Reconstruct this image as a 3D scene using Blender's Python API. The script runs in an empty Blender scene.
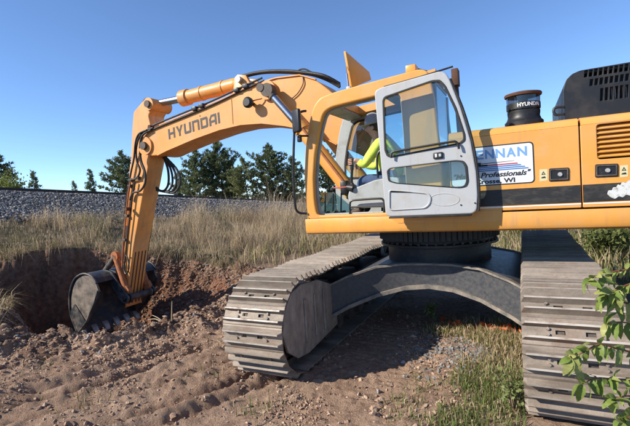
import bpy, bmesh, math, random
import numpy as np
from mathutils import Vector, Matrix, Quaternion

random.seed(7)
RNG = np.random.default_rng(7)
SC = bpy.context.scene
COL = SC.collection
PI = math.pi

# ------------------------------------------------------------------ camera
RU = np.array([[-0.8968310177365433, -0.4379203410990158, -0.06260910858140231],
               [0.03876636420511147, 0.0631849388463651, -0.997248631239621],
               [0.44067141344992283, -0.8967906323968281, -0.03968963357533577]])
CAM = np.array([-1.115990860822497, 6.195500300525656, 1.9305151658286765])
FPX, CX, CY = 425.0, 315.0, 213.0
cd = bpy.data.cameras.new('camera')
cam = bpy.data.objects.new('camera', cd)
COL.objects.link(cam)
cd.sensor_width = 36.0
cd.lens = FPX / 630.0 * 36.0
cd.clip_start = 0.05
cd.clip_end = 3000
rg, dn, fw = RU
cam.matrix_world = Matrix(((rg[0], -dn[0], -fw[0], CAM[0]), (rg[1], -dn[1], -fw[1], CAM[1]),
                           (rg[2], -dn[2], -fw[2], CAM[2]), (0, 0, 0, 1)))
SC.camera = cam

# ------------------------------------------------------------------ sky, sun, exposure
SUN = Vector((1.15, 1.05, 1.0)).normalized()
world = bpy.data.worlds.new('World')
SC.world = world
world.use_nodes = True
wn = world.node_tree
sky = wn.nodes.new('ShaderNodeTexSky')
sky.sky_type = 'NISHITA'
sky.sun_disc = False
sky.sun_elevation = math.asin(SUN.z)
sky.sun_rotation = math.atan2(SUN.x, SUN.y)
sky.altitude = 600
sky.air_density = 0.72
sky.dust_density = 0.0
sky.ozone_density = 5.2
bg = wn.nodes['Background']
bg.inputs['Strength'].default_value = 0.15
wn.links.new(sky.outputs[0], bg.inputs['Color'])
sl = bpy.data.lights.new('sun', 'SUN')
sl.energy = 4.8
sl.angle = math.radians(0.53)
sl.color = (1.0, 0.93, 0.81)
sun = bpy.data.objects.new('sun', sl)
COL.objects.link(sun)
sun.location = (20, 20, 30)
sun.rotation_euler = SUN.to_track_quat('Z', 'Y').to_euler()
SC.view_settings.view_transform = 'Standard'
SC.view_settings.look = 'None'
SC.view_settings.gamma = 1
SC.view_settings.exposure = 0.58

# ------------------------------------------------------------------ pixel -> place
def ray(u, v):
    return RU.T @ np.array([(u - CX) / FPX, (v - CY) / FPX, 1.0])
def aty(u, v, Y):
    d = ray(u, v)
    return CAM + d * (Y - CAM[1]) / d[1]
def xz(u, v, Y):
    q = aty(u, v, Y)
    return (float(q[0]), float(q[2]))
def atz(u, v, Z):
    d = ray(u, v)
    return CAM + d * (Z - CAM[2]) / d[2]
def atd(u, v, dep):
    return CAM + ray(u, v) * dep

# ------------------------------------------------------------------ materials
MATS = {}
class NT:
    def __init__(s, name):
        m = bpy.data.materials.new(name)
        m.use_nodes = True
        s.m = m
        s.t = m.node_tree
        s.b = s.t.nodes['Principled BSDF']
    def n(s, typ, **kw):
        nd = s.t.nodes.new(typ)
        for k, v in kw.items():
            if k.startswith('i_'):
                nd.inputs[k[2:].replace('_', ' ')].default_value = v
            else:
                setattr(nd, k, v)
        return nd
    def l(s, a, b):
        s.t.links.new(a, b)
    def noise(s, scale, detail=4, rough=0.6, vec=None, stretch=None):
        nd = s.n('ShaderNodeTexNoise')
        nd.inputs['Scale'].default_value = scale
        nd.inputs['Detail'].default_value = detail
        nd.inputs['Roughness'].default_value = rough
        tc = s.n('ShaderNodeTexCoord')
        src = tc.outputs['Object']
        if stretch:
            mp = s.n('ShaderNodeMapping')
            mp.inputs['Scale'].default_value = stretch
            s.l(src, mp.inputs[0])
            src = mp.outputs[0]
        s.l(src, nd.inputs['Vector'])
        return nd.outputs['Fac']
    def ramp(s, fac, stops):
        r = s.n('ShaderNodeValToRGB')
        e = r.color_ramp.elements
        while len(e) < len(stops):
            e.new(0.5)
        for el, (p, c) in zip(e, stops):
            el.position = p
            el.color = (c, c, c, 1) if isinstance(c, (int, float)) else (*c, 1)
        s.l(fac, r.inputs[0])
        return r.outputs[0]
    def mix(s, fac, a, b, blend='MIX'):
        mx = s.n('ShaderNodeMix', data_type='RGBA', blend_type=blend)
        for sock, v in ((0, fac), (6, a), (7, b)):
            if isinstance(v, bpy.types.NodeSocket):
                s.l(v, mx.inputs[sock])
            elif isinstance(v, (int, float)):
                mx.inputs[sock].default_value = v
            else:
                mx.inputs[sock].default_value = (*v, 1)
        return mx.outputs[2]
    def bump(s, h, strength, dist):
        b = s.n('ShaderNodeBump')
        b.inputs['Strength'].default_value = strength
        b.inputs['Distance'].default_value = dist
        s.l(h, b.inputs['Height'])
        s.l(b.outputs[0], s.b.inputs['Normal'])

def mat(name, col, rough=0.5, metal=0.0, dirt=None, amt=(0.45, 0.7), scale=6, bump=0.0, bscale=40, bdist=0.01,
        var=0.0, vscale=2.0, streak=None, spec=0.5, coat=0.0, wear=0.0):
    k = NT(name)
    c = None
    base = tuple(col)
    cur = base
    if var:
        f = k.noise(vscale, 5)
        cur = k.mix(k.ramp(f, [(0.3, 0.0), (0.7, 1.0)]), tuple(max(0, x * (1 - var)) for x in base),
                    tuple(min(1, x * (1 + var)) for x in base))
    k.b.inputs['Roughness'].default_value = rough
    if dirt:
        f = k.noise(scale, 8, 0.68, stretch=streak)
        r = k.ramp(f, [(amt[0], 0.0), (amt[1], 1.0)])
        cur = k.mix(r, cur, dirt)
        rr = k.ramp(f, [(amt[0], rough), (amt[1], min(1, rough + 0.35))])
        k.l(rr, k.b.inputs['Roughness'])
    if wear:
        f2 = k.noise(9, 7, 0.7, stretch=(1.2, 1.2, 0.12))
        cur = k.mix(k.ramp(f2, [(0.52, 0.0), (0.78, wear)]), cur, (0.30, 0.20, 0.12))
        f3 = k.noise(55, 3, 0.5)
        cur = k.mix(k.ramp(f3, [(0.70, 0.0), (0.74, 0.75 * wear)]), cur, (0.14, 0.075, 0.04))
        f4 = k.noise(1.1, 4, 0.6)
        cur = k.mix(k.ramp(f4, [(0.45, 0.0), (0.75, 0.55 * wear)]), cur, (0.72, 0.45, 0.22) if col[0] > 0.6 else (0.5, 0.47, 0.43))
        f5 = k.noise(14, 2, 0.4, stretch=(0.25, 1, 6))
        cur = k.mix(k.ramp(f5, [(0.715, 0.0), (0.73, 0.6 * wear), (0.745, 0.0)]), cur, (0.85, 0.62, 0.4))
    if isinstance(cur, tuple):
        k.b.inputs['Base Color'].default_value = (*cur, 1)
    else:
        k.l(cur, k.b.inputs['Base Color'])
    k.b.inputs['Metallic'].default_value = metal
    k.b.inputs['Specular IOR Level'].default_value = spec
    k.b.inputs['Coat Weight'].default_value = coat
    if bump:
        k.bump(k.noise(bscale, 6, 0.65), bump, bdist)
    MATS[name] = k.m
    return k.m

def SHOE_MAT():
    k = NT('shoe_steel_shaded')
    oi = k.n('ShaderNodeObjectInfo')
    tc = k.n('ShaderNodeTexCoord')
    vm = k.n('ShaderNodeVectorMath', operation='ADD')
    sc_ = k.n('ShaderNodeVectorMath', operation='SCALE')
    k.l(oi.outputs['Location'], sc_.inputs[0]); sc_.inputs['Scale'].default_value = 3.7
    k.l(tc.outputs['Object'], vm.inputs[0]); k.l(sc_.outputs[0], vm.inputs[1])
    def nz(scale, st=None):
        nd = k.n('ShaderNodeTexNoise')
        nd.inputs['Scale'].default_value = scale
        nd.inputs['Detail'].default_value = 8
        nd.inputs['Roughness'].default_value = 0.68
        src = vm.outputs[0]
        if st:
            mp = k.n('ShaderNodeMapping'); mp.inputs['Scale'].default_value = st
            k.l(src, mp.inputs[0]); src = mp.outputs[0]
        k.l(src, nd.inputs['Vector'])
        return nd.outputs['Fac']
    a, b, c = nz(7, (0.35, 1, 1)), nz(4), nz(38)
    col = k.mix(k.ramp(a, [(0.36, 0.0), (0.62, 1.0)]), (0.180, 0.145, 0.113), (0.330, 0.270, 0.215))  # packed-mud browns, darkened to paint in the shadow between the grousers
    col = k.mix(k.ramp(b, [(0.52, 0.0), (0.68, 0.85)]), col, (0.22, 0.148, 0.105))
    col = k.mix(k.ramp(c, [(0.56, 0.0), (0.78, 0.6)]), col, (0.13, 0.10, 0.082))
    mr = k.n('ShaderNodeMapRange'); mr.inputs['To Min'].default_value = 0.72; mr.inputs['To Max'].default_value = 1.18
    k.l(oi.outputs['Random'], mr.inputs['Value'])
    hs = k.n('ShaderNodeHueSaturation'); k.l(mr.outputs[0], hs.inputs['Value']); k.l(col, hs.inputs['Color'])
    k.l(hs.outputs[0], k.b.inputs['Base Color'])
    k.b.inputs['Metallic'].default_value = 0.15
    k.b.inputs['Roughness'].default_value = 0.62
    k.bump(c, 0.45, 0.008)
    MATS['shoe_steel_shaded'] = k.m
DUST = (0.30, 0.23, 0.17)
mat('orange_paint', (0.74, 0.325, 0.060), 0.36, dirt=(0.60, 0.33, 0.13), amt=(0.50, 0.82), scale=3.5, var=0.05, bump=0.04, bscale=60, bdist=0.004, wear=0.5)
mat('orange_boom', (0.76, 0.305, 0.062), 0.40, dirt=(0.50, 0.27, 0.12), amt=(0.50, 0.80), scale=5, var=0.07, bump=0.06, bscale=50, bdist=0.004, wear=0.65)
mat('orange_stick', (0.74, 0.315, 0.08), 0.42, dirt=(0.40, 0.21, 0.10), amt=(0.50, 0.78), scale=5, streak=(1, 1, 0.35), var=0.1, wear=0.8)
mat('rust_orange', (0.42, 0.13, 0.035), 0.7, dirt=(0.20, 0.09, 0.05), amt=(0.4, 0.7), scale=12)
mat('cab_grey', (0.42, 0.43, 0.435), 0.42, dirt=(0.36, 0.32, 0.27), amt=(0.5, 0.85), scale=4, var=0.04, wear=0.4)
mat('interior_grey', (0.36, 0.38, 0.37), 0.6, dirt=(0.26, 0.23, 0.19), amt=(0.5, 0.8), scale=7)
mat('black_plastic', (0.012, 0.012, 0.013), 0.45, dirt=(0.06, 0.055, 0.05), amt=(0.52, 0.85), scale=8)
mat('hood_black', (0.010, 0.0105, 0.012), 0.42, dirt=(0.032, 0.030, 0.03), amt=(0.45, 0.85), scale=5)
mat('rubber', (0.012, 0.012, 0.012), 0.6, dirt=(0.07, 0.055, 0.045), amt=(0.5, 0.8), scale=20)
mat('stripe_black', (0.018, 0.017, 0.016), 0.5, dirt=(0.07, 0.06, 0.05), amt=(0.45, 0.8), scale=10, streak=(1, 1, 3))
mat('white_paint', (0.75, 0.76, 0.77), 0.4, dirt=(0.6, 0.58, 0.54), amt=(0.5, 0.9), scale=6)
mat('old_white', (0.62, 0.62, 0.60), 0.6, dirt=(0.20, 0.18, 0.16), amt=(0.50, 0.66), scale=22)
mat('chrome', (0.42, 0.44, 0.47), 0.30, 1.0, dirt=(0.30, 0.27, 0.24), amt=(0.55, 0.85), scale=9)
mat('frame_dark', (0.040, 0.045, 0.054), 0.40, dirt=(0.125, 0.112, 0.10), amt=(0.35, 0.95), scale=24, bump=0.15, bscale=25, bdist=0.01)
mat('frame_dusty', (0.12, 0.11, 0.10), 0.8, dirt=(0.30, 0.25, 0.20), amt=(0.36, 0.64), scale=9, bump=0.3, bscale=30, bdist=0.01)
mat('guard_mud', (0.26, 0.21, 0.17), 0.85, dirt=(0.50, 0.41, 0.33), amt=(0.36, 0.70), scale=7, streak=(1, 1.3, 0.7), bump=0.7, bscale=16, bdist=0.03)
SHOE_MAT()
mat('steel_dark', (0.06, 0.052, 0.047), 0.6, 0.3, dirt=(0.20, 0.15, 0.115), amt=(0.42, 0.7), scale=9, bump=0.3, bscale=40, bdist=0.008)
mat('bucket_steel', (0.032, 0.036, 0.044), 0.5, 0.3, dirt=(0.21, 0.165, 0.13), amt=(0.47, 0.74), scale=5, bump=0.2, bscale=30, bdist=0.008)
mat('bucket_side', (0.075, 0.065, 0.06), 0.6, 0.2, dirt=(0.27, 0.215, 0.17), amt=(0.38, 0.62), scale=4, bump=0.4, bscale=25, bdist=0.008)
mat('tooth_steel', (0.48, 0.47, 0.45), 0.4, 0.3, dirt=(0.22, 0.17, 0.13), amt=(0.5, 0.8), scale=12)
mat('grease', (0.012, 0.012, 0.013), 0.4, dirt=(0.07, 0.055, 0.045), amt=(0.5, 0.8), scale=16, bump=0.4, bscale=30, bdist=0.01)
mat('shoe_worn', (0.46, 0.415, 0.36), 0.55, 0.15, dirt=(0.27, 0.21, 0.165), amt=(0.46, 0.66), scale=11, streak=(0.5, 1, 1), bump=0.2, bscale=60, bdist=0.004)
mat('rail_rust', (0.055, 0.040, 0.033), 0.7, 0.2, bump=0.2)
mat('sleeper_wood', (0.07, 0.055, 0.045), 0.9, bump=0.3)
mat('letter_black', (0.02, 0.02, 0.022), 0.5)
mat('letter_dark', (0.035, 0.032, 0.03), 0.55, dirt=(0.25, 0.13, 0.06), amt=(0.55, 0.85), scale=30)
mat('sign_blue', (0.05, 0.17, 0.42), 0.5)
mat('sign_pale_blue', (0.16, 0.34, 0.62), 0.5)
mat('sign_red', (0.42, 0.045, 0.07), 0.5)
mat('decal_cream', (0.62, 0.55, 0.32), 0.5)
mat('red_plastic', (0.45, 0.04, 0.03), 0.4)
mat('seat_cloth', (0.035, 0.035, 0.038), 0.9)
mat('hi_vis', (0.66, 0.80, 0.10), 0.8, var=0.1, vscale=12, bump=0.3, bscale=18, bdist=0.02)
mat('denim', (0.05, 0.085, 0.17), 0.9, var=0.2, vscale=15)
mat('skin_tone', (0.50, 0.28, 0.19), 0.55)
mat('hat_grey', (0.30, 0.33, 0.36), 0.35)
mat('hair_dark', (0.04, 0.028, 0.02), 0.8)
mat('boot', (0.07, 0.045, 0.03), 0.7)
mat('rust', (0.11, 0.05, 0.028), 0.85, dirt=(0.09, 0.045, 0.03), amt=(0.4, 0.65), scale=20, bump=0.3)
mat('netting_orange', (0.85, 0.16, 0.03), 0.6)
mat('bark', (0.075, 0.055, 0.042), 0.9, bump=0.6, bscale=6, bdist=0.1)
mat('twig_brown', (0.20, 0.14, 0.09), 0.85)
mat('root_pale', (0.34, 0.26, 0.17), 0.85)
mat('stem_red', (0.20, 0.075, 0.04), 0.6)

def glass_mat(name, tint, refl, dusty=(0.0, 0.05)):
    k = NT(name)
    t = k.t
    t.nodes.remove(k.b)
    out = t.nodes['Material Output']
    tr = k.n('ShaderNodeBsdfTransparent')
    tr.inputs[0].default_value = (*tint, 1)
    gl = k.n('ShaderNodeBsdfGlossy')
    gl.inputs['Roughness'].default_value = 0.03
    df = k.n('ShaderNodeBsdfDiffuse')
    df.inputs[0].default_value = (0.35, 0.32, 0.28, 1)
    f = k.n('ShaderNodeLayerWeight')
    f.inputs[0].default_value = 0.5
    pw = k.n('ShaderNodeMath', operation='POWER')
    k.l(f.outputs['Facing'], pw.inputs[0])
    pw.inputs[1].default_value = 5.0
    ad = k.n('ShaderNodeMath', operation='MULTIPLY_ADD')
    k.l(pw.outputs[0], ad.inputs[0])
    ad.inputs[1].default_value = 0.92
    ad.inputs[2].default_value = 0.03 + refl
    m1 = k.n('ShaderNodeMixShader')
    k.l(ad.outputs[0], m1.inputs[0])
    k.l(tr.outputs[0], m1.inputs[1])
    k.l(gl.outputs[0], m1.inputs[2])
    m2 = k.n('ShaderNodeMixShader')
    dust = k.noise(5, 6)
    k.l(k.ramp(dust, [(0.45, dusty[0]), (0.8, dusty[1])]), m2.inputs[0])
    k.l(m1.outputs[0], m2.inputs[1])
    k.l(df.outputs[0], m2.inputs[2])
    k.l(m2.outputs[0], out.inputs[0])
    MATS[name] = k.m
glass_mat('glass', (0.72, 0.84, 0.86), 0.03)
glass_mat('glass_teal', (0.84, 0.93, 0.95), 0.03)
glass_mat('glass_front', (0.50, 0.74, 0.78), 0.10, (0.05, 0.16))
glass_mat('glass_smoky', (0.45, 0.45, 0.47), 0.05)

def leaf_mat(name, rough=0.6, trans=0.3, sat=1.0):
    """foliage: colour comes from the per-leaf attribute 'col', light passes through in part"""
    k = NT(name)
    a = k.n('ShaderNodeVertexColor')
    a.layer_name = 'col'
    k.l(a.outputs[0], k.b.inputs['Base Color'])
    k.b.inputs['Roughness'].default_value = rough
    k.b.inputs['Specular IOR Level'].default_value = 0.25
    tr = k.n('ShaderNodeBsdfTranslucent')
    k.l(a.outputs[0], tr.inputs[0])
    m = k.n('ShaderNodeMixShader')
    m.inputs[0].default_value = trans
    k.l(k.b.outputs[0], m.inputs[1])
    k.l(tr.outputs[0], m.inputs[2])
    k.l(m.outputs[0], k.t.nodes['Material Output'].inputs[0])
    MATS[name] = k.m
leaf_mat('grass_blade', 0.7, 0.3)
leaf_mat('foliage', 0.6, 0.35)
leaf_mat('big_leaf', 0.45, 0.38)

def stone_mat(name, bumpy=0.5):
    k = NT(name)
    a = k.n('ShaderNodeVertexColor')
    a.layer_name = 'col'
    f = k.noise(45, 4)
    c = k.mix(k.ramp(f, [(0.35, 0.0), (0.7, 1.0)]), a.outputs[0], (0.5, 0.5, 0.5), 'OVERLAY')
    k.l(c, k.b.inputs['Base Color'])
    k.b.inputs['Roughness'].default_value = 0.9
    k.b.inputs['Specular IOR Level'].default_value = 0.2
    k.bump(k.noise(70, 3), bumpy, 0.01)
    MATS[name] = k.m
stone_mat('stone')
stone_mat('clod', 0.8)

def ground_mat():
    k = NT('ground_soil')
    a = k.n('ShaderNodeVertexColor')
    a.layer_name = 'mask'
    sp = k.n('ShaderNodeSeparateColor')
    k.l(a.outputs[0], sp.inputs[0])
    n1 = k.noise(1.3, 6, 0.65)
    n2 = k.noise(9, 8, 0.7)
    n3 = k.noise(60, 5, 0.7)
    dirt = k.mix(k.ramp(n1, [(0.32, 0.0), (0.68, 1.0)]), (0.345, 0.212, 0.138), (0.485, 0.335, 0.232))
    dirt = k.mix(k.ramp(n2, [(0.40, 0.0), (0.62, 1.0)]), k.mix(0.6, dirt, (0.175, 0.108, 0.076)), dirt)
    dirt = k.mix(k.ramp(n3, [(0.5, 0.0), (0.72, 0.55)]), dirt, (0.50, 0.39, 0.30))
    red = k.mix(k.ramp(n2, [(0.35, 0.0), (0.65, 1.0)]), (0.175, 0.075, 0.043), (0.34, 0.145, 0.075))
    damp = k.mix(k.ramp(n2, [(0.38, 0.0), (0.62, 1.0)]), (0.115, 0.060, 0.040), (0.245, 0.140, 0.092))
    dirt = k.mix(a.outputs['Alpha'], dirt, damp)
    c = k.mix(sp.outputs[2], dirt, red)
    soil = k.mix(k.ramp(n2, [(0.4, 0.0), (0.7, 1.0)]), (0.09, 0.07, 0.045), (0.18, 0.145, 0.085))
    c = k.mix(sp.outputs[0], c, soil)
    grav = k.mix(k.ramp(n3, [(0.4, 0.0), (0.62, 1.0)]), (0.08, 0.078, 0.078), (0.22, 0.21, 0.21))
    c = k.mix(sp.outputs[1], c, grav)
    k.l(c, k.b.inputs['Base Color'])
    k.b.inputs['Roughness'].default_value = 0.95
    k.b.inputs['Specular IOR Level'].default_value = 0.15
    h = k.n('ShaderNodeMath', operation='MULTIPLY_ADD')
    k.l(n2, h.inputs[0])
    h.inputs[1].default_value = 1.4
    k.l(n3, h.inputs[2])
    k.bump(h.outputs[0], 0.8, 0.04)
    MATS['ground_soil'] = k.m
ground_mat()

# ------------------------------------------------------------------ object helpers
def props(o, label=None, cat=None, group=None, kind=None):
    if label: o['label'] = label
    if cat: o['category'] = cat
    if group: o['group'] = group
    if kind: o['kind'] = kind
    return o
def link(name, me, m=None, parent=None, **kw):
    o = bpy.data.objects.new(name, me)
    COL.objects.link(o)
    if m: 
        me.materials.clear()
        me.materials.append(MATS[m])
    if parent: o.parent = parent
    return props(o, **kw)
def empty(name, loc=(0, 0, 0), parent=None, **kw):
    o = bpy.data.objects.new(name, None)
    COL.objects.link(o)
    o.location = loc
    o.empty_display_size = 0.2
    if parent: o.parent = parent
    return props(o, **kw)

def smooth_by_angle(me, ang=35):
    me.polygons.foreach_set('use_smooth', [True] * len(me.polygons))
    try:
        me.set_sharp_from_angle(angle=math.radians(ang))
    except Exception:
        pass

class MB:
    """collects shapes into one mesh"""
    def __init__(s):
        s.bm = bmesh.new()
    def box(s, c, size, bev=0.0, rot=None, seg=2):
        r = bmesh.ops.create_cube(s.bm, size=1.0)
        vs = r['verts']
        bmesh.ops.scale(s.bm, vec=size, verts=vs)
        if bev:
            es = list({e for v in vs for e in v.link_edges})
            g = bmesh.ops.bevel(s.bm, geom=es, offset=bev, segments=seg, affect='EDGES', profile=0.5)
            vs = [v for v in g['verts']] if g['verts'] else vs
            vs = list({v for f in g['faces'] for v in f.verts} | set(vs))
            # take the whole connected island
            seen, stack = set(), list(vs)
            while stack:
                v = stack.pop()
                if v in seen: continue
                seen.add(v)
                stack += [e.other_vert(v) for e in v.link_edges]
            vs = list(seen)
        if rot is not None:
            bmesh.ops.rotate(s.bm, cent=(0, 0, 0), matrix=rot, verts=vs)
        bmesh.ops.translate(s.bm, vec=c, verts=vs)
        return s
    def cyl(s, a, b, r1, r2=None, n=20, caps=True):
        a, b = Vector(a), Vector(b)
        r2 = r1 if r2 is None else r2
        d = b - a
        q = d.to_track_quat('Z', 'Y').to_matrix().to_4x4()
        bmesh.ops.create_cone(s.bm, cap_ends=caps, segments=n, radius1=r1, radius2=r2, depth=d.length,
                              matrix=Matrix.Translation((a + b) / 2) @ q)
        return s
    def lathe(s, prof, axis_o, axis_d, n=28):
        """prof: list of (radius, along axis)"""
        o, d = Vector(axis_o), Vector(axis_d).normalized()
        q = d.to_track_quat('Z', 'Y').to_matrix()
        rings = []
        for r, h in prof:
            rings.append([s.bm.verts.new(o + q @ Vector((r * math.cos(2 * PI * i / n), r * math.sin(2 * PI * i / n), h))) for i in range(n)])
        for A, B in zip(rings, rings[1:]):
            for i in range(n):
                s.bm.faces.new((A[i], A[(i + 1) % n], B[(i + 1) % n], B[i]))
        s.bm.faces.new(rings[0][::-1])
        s.bm.faces.new(rings[-1])
        return s
    def tube(s, pts, r, n=8, smooth=4, closed_ends=True, r2=None):
        P = [Vector(p) for p in pts]
        if smooth and len(P) > 2:
            Q = []
            for i in range(len(P) - 1):
                p0, p1, p2, p3 = P[max(0, i - 1)], P[i], P[i + 1], P[min(len(P) - 1, i + 2)]
                for k in range(smooth):
                    t = k / smooth
                    Q.append(0.5 * ((2 * p1) + (-p0 + p2) * t + (2 * p0 - 5 * p1 + 4 * p2 - p3) * t * t + (-p0 + 3 * p1 - 3 * p2 + p3) * t ** 3))
            Q.append(P[-1])
            P = Q
        T = [(P[min(i + 1, len(P) - 1)] - P[max(i - 1, 0)]).normalized() for i in range(len(P))]
        up = Vector((0, 0, 1)) if abs(T[0].z) < 0.9 else Vector((1, 0, 0))
        U = T[0].cross(up).normalized()
        rings = []
        for i, p in enumerate(P):
            U = (U - T[i] * U.dot(T[i])).normalized()
            W = T[i].cross(U)
            rr = r if r2 is None else r + (r2 - r) * i / (len(P) - 1)
            rings.append([s.bm.verts.new(p + (U * math.cos(2 * PI * k / n) + W * math.sin(2 * PI * k / n)) * rr) for k in range(n)])
        for A, B in zip(rings, rings[1:]):
            for k in range(n):
                s.bm.faces.new((A[k], A[(k + 1) % n], B[(k + 1) % n], B[k]))
        if closed_ends:
            s.bm.faces.new(rings[0][::-1])
            s.bm.faces.new(rings[-1])
        return s
    def prism(s, pts, y0, y1):
        """outline in (X, Z), extruded from y0 to y1"""
        A = [s.bm.verts.new((x, y0, z)) for x, z in pts]
        B = [s.bm.verts.new((x, y1, z)) for x, z in pts]
        n = len(pts)
        fs = [s.bm.faces.new(A), s.bm.faces.new(B[::-1])]
        for i in range(n):
            fs.append(s.bm.faces.new((A[i], B[i], B[(i + 1) % n], A[(i + 1) % n])))
        bmesh.ops.recalc_face_normals(s.bm, faces=fs)
        return s
    def loft(s, rings, caps=True):
        R = [[s.bm.verts.new(p) for p in r] for r in rings]
        fs = []
        n = len(R[0])
        for A, B in zip(R, R[1:]):
            for i in range(n):
                fs.append(s.bm.faces.new((A[i], A[(i + 1) % n], B[(i + 1) % n], B[i])))
        if caps:
            fs.append(s.bm.faces.new(R[0][::-1]))
            fs.append(s.bm.faces.new(R[-1]))
        bmesh.ops.recalc_face_normals(s.bm, faces=fs)
        return s
    def mesh(s, me):
        s.bm.from_mesh(me)
        return s
    def build(s, name, m, parent=None, ang=35, bevel=0.0, **kw):
        if bevel:
            es = [e for e in s.bm.edges if len(e.link_faces) == 2 and e.calc_face_angle(0) > 0.6]
            bmesh.ops.bevel(s.bm, geom=es, offset=bevel, segments=2, affect='EDGES', profile=0.5)
        me = bpy.data.meshes.new(name)
        bmesh.ops.recalc_face_normals(s.bm, faces=s.bm.faces[:])
        s.bm.to_mesh(me)
        s.bm.free()
        smooth_by_angle(me, ang)
        return link(name, me, m, parent, **kw)

def eval_mesh(ob):
    COL.objects.link(ob)
    dg = bpy.context.evaluated_depsgraph_get()
    dg.update()
    me = bpy.data.meshes.new_from_object(ob.evaluated_get(dg), depsgraph=dg)
    COL.objects.unlink(ob)
    bpy.data.objects.remove(ob)
    return me
def round_poly(pts, r, n=4):
    """rounds the corners of a closed outline"""
    out = []
    N = len(pts)
    for i in range(N):
        p0, p1, p2 = (np.array(pts[(i + k - 1) % N], float) for k in range(3))
        a, b = p0 - p1, p2 - p1
        la, lb = np.linalg.norm(a), np.linalg.norm(b)
        rr = min(r[i] if isinstance(r, (list, tuple)) else r, la * 0.48, lb * 0.48)
        if rr < 1e-4:
            out.append(tuple(p1))
            continue
        A, B = p1 + a / la * rr, p1 + b / lb * rr
        for k in range(n + 1):
            t = k / n
            out.append(tuple((1 - t) ** 2 * A + 2 * t * (1 - t) * p1 + t * t * B))
    return out
def plate_mesh(outlines, y0, y1, bev=0.0):
    """flat part with holes: outlines in (X, Z); stands from y0 to y1"""
    cu = bpy.data.curves.new('tmp', 'CURVE')
    cu.dimensions = '2D'
    cu.fill_mode = 'BOTH'
    t = abs(y1 - y0)
    cu.extrude = max(0.0, t / 2 - bev)
    cu.bevel_depth = bev
    cu.bevel_resolution = 1
    cu.offset = -bev
    for o in outlines:
        sp = cu.splines.new('POLY')
        sp.points.add(len(o) - 1)
        for p, (x, z) in zip(sp.points, o):
            p.co = (-x, z, 0, 1)
        sp.use_cyclic_u = True
    me = eval_mesh(bpy.data.objects.new('tmp', cu))
    ym = (y0 + y1) / 2
    me.transform(Matrix(((-1, 0, 0, 0), (0, 0, 1, ym), (0, 1, 0, 0), (0, 0, 0, 1))))
    bpy.data.curves.remove(cu)
    return me
def plate(name, outlines, y0, y1, m, parent, bev=0.006, **kw):
    me = plate_mesh(outlines, y0, y1, bev)
    smooth_by_angle(me, 40)
    return link(name, me, m, parent, **kw)
def text(name, s, m, parent, x, z, y, size, ang=0.0, bold=0.0, shear=0.0, width=None, sx=1.0, **kw):
    """lettering lying on a face that looks toward +Y; starts at (x, z), runs toward -X"""
    cu = bpy.data.curves.new('tmp', 'FONT')
    cu.body = s
    cu.size = size
    cu.shear = shear
    cu.offset = bold
    cu.extrude = 0.0015
    cu.resolution_u = 4
    me = eval_mesh(bpy.data.objects.new('tmp', cu))
    bpy.data.curves.remove(cu)
    n = len(me.vertices)
    co = np.empty(n * 3)
    me.vertices.foreach_get('co', co)
    co = co.reshape(-1, 3)
    co[:, 0] -= co[:, 0].min()
    if width: co[:, 0] *= width / co[:, 0].max()
    else: co[:, 0] *= sx
    c, sn = math.cos(ang), math.sin(ang)
    a = co[:, 0] * c - co[:, 1] * sn
    b = co[:, 0] * sn + co[:, 1] * c
    out = np.stack([x - a, np.full(n, y) + co[:, 2], z + b], 1)
    me.vertices.foreach_set('co', out.ravel())
    me.update()
    return link(name, me, m, parent, **kw)
def fast_mesh(name, V, F, col=None, flat=False):
    """V (n,3), F (m,3) triangles; col (n,3) per vertex"""
    me = bpy.data.meshes.new(name)
    V = np.asarray(V, np.float32)
    F = np.asarray(F, np.int32)
    me.vertices.add(len(V))
    me.vertices.foreach_set('co', V.ravel())
    k = F.shape[1]
    me.loops.add(F.size)
    me.loops.foreach_set('vertex_index', F.ravel())
    me.polygons.add(len(F))
    me.polygons.foreach_set('loop_start', np.arange(0, F.size, k, dtype=np.int32))
    me.polygons.foreach_set('loop_total', np.full(len(F), k, np.int32))
    if col is not None:
        at = me.color_attributes.new('col', 'FLOAT_COLOR', 'POINT')
        c4 = np.ones((len(V), 4), np.float32)
        c4[:, :3] = col
        at.data.foreach_set('color', c4.ravel())
    me.update(calc_edges=True)
    if flat: me.polygons.foreach_set('use_smooth', np.zeros(len(F), bool))
    return me

# ------------------------------------------------------------------ terrain
TAB = RNG.random((257, 257))
TAB[256] = TAB[0]
TAB[:, 256] = TAB[:, 0]
def vnoise(x, y):
    xi, yi = np.floor(x).astype(int), np.floor(y).astype(int)
    fx, fy = x - xi, y - yi
    fx, fy = fx * fx * (3 - 2 * fx), fy * fy * (3 - 2 * fy)
    xi, yi = xi & 255, yi & 255
    a = TAB[xi, yi] * (1 - fx) + TAB[xi + 1, yi] * fx
    b = TAB[xi, yi + 1] * (1 - fx) + TAB[xi + 1, yi + 1] * fx
    return (a * (1 - fy) + b * fy) * 2 - 1
def fbm(x, y, f, o=4, g=0.5):
    s, a = 0, 1
    for i in range(o):
        s = s + a * vnoise(x * f + 17.3 * i, y * f - 9.1 * i)
        f *= 2.03
        a *= g
    return s
def sstep(a, b, x):
    t = np.clip((x - a) / (b - a), 0, 1)
    return t * t * (3 - 2 * t)
RP0 = np.array([14.4, -1.9])
RP1 = np.array([12.0, -15.2])
RT = (RP1 - RP0) / np.linalg.norm(RP1 - RP0)
RN = np.array([-abs(RT[1]), -abs(RT[0])])          # from the rail toward the machine
RN = np.array([RT[1], -RT[0]])
if RN[0] > 0: RN = -RN
RAIL_TOP0, RAIL_SLOPE = 2.88, -0.0747
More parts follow.
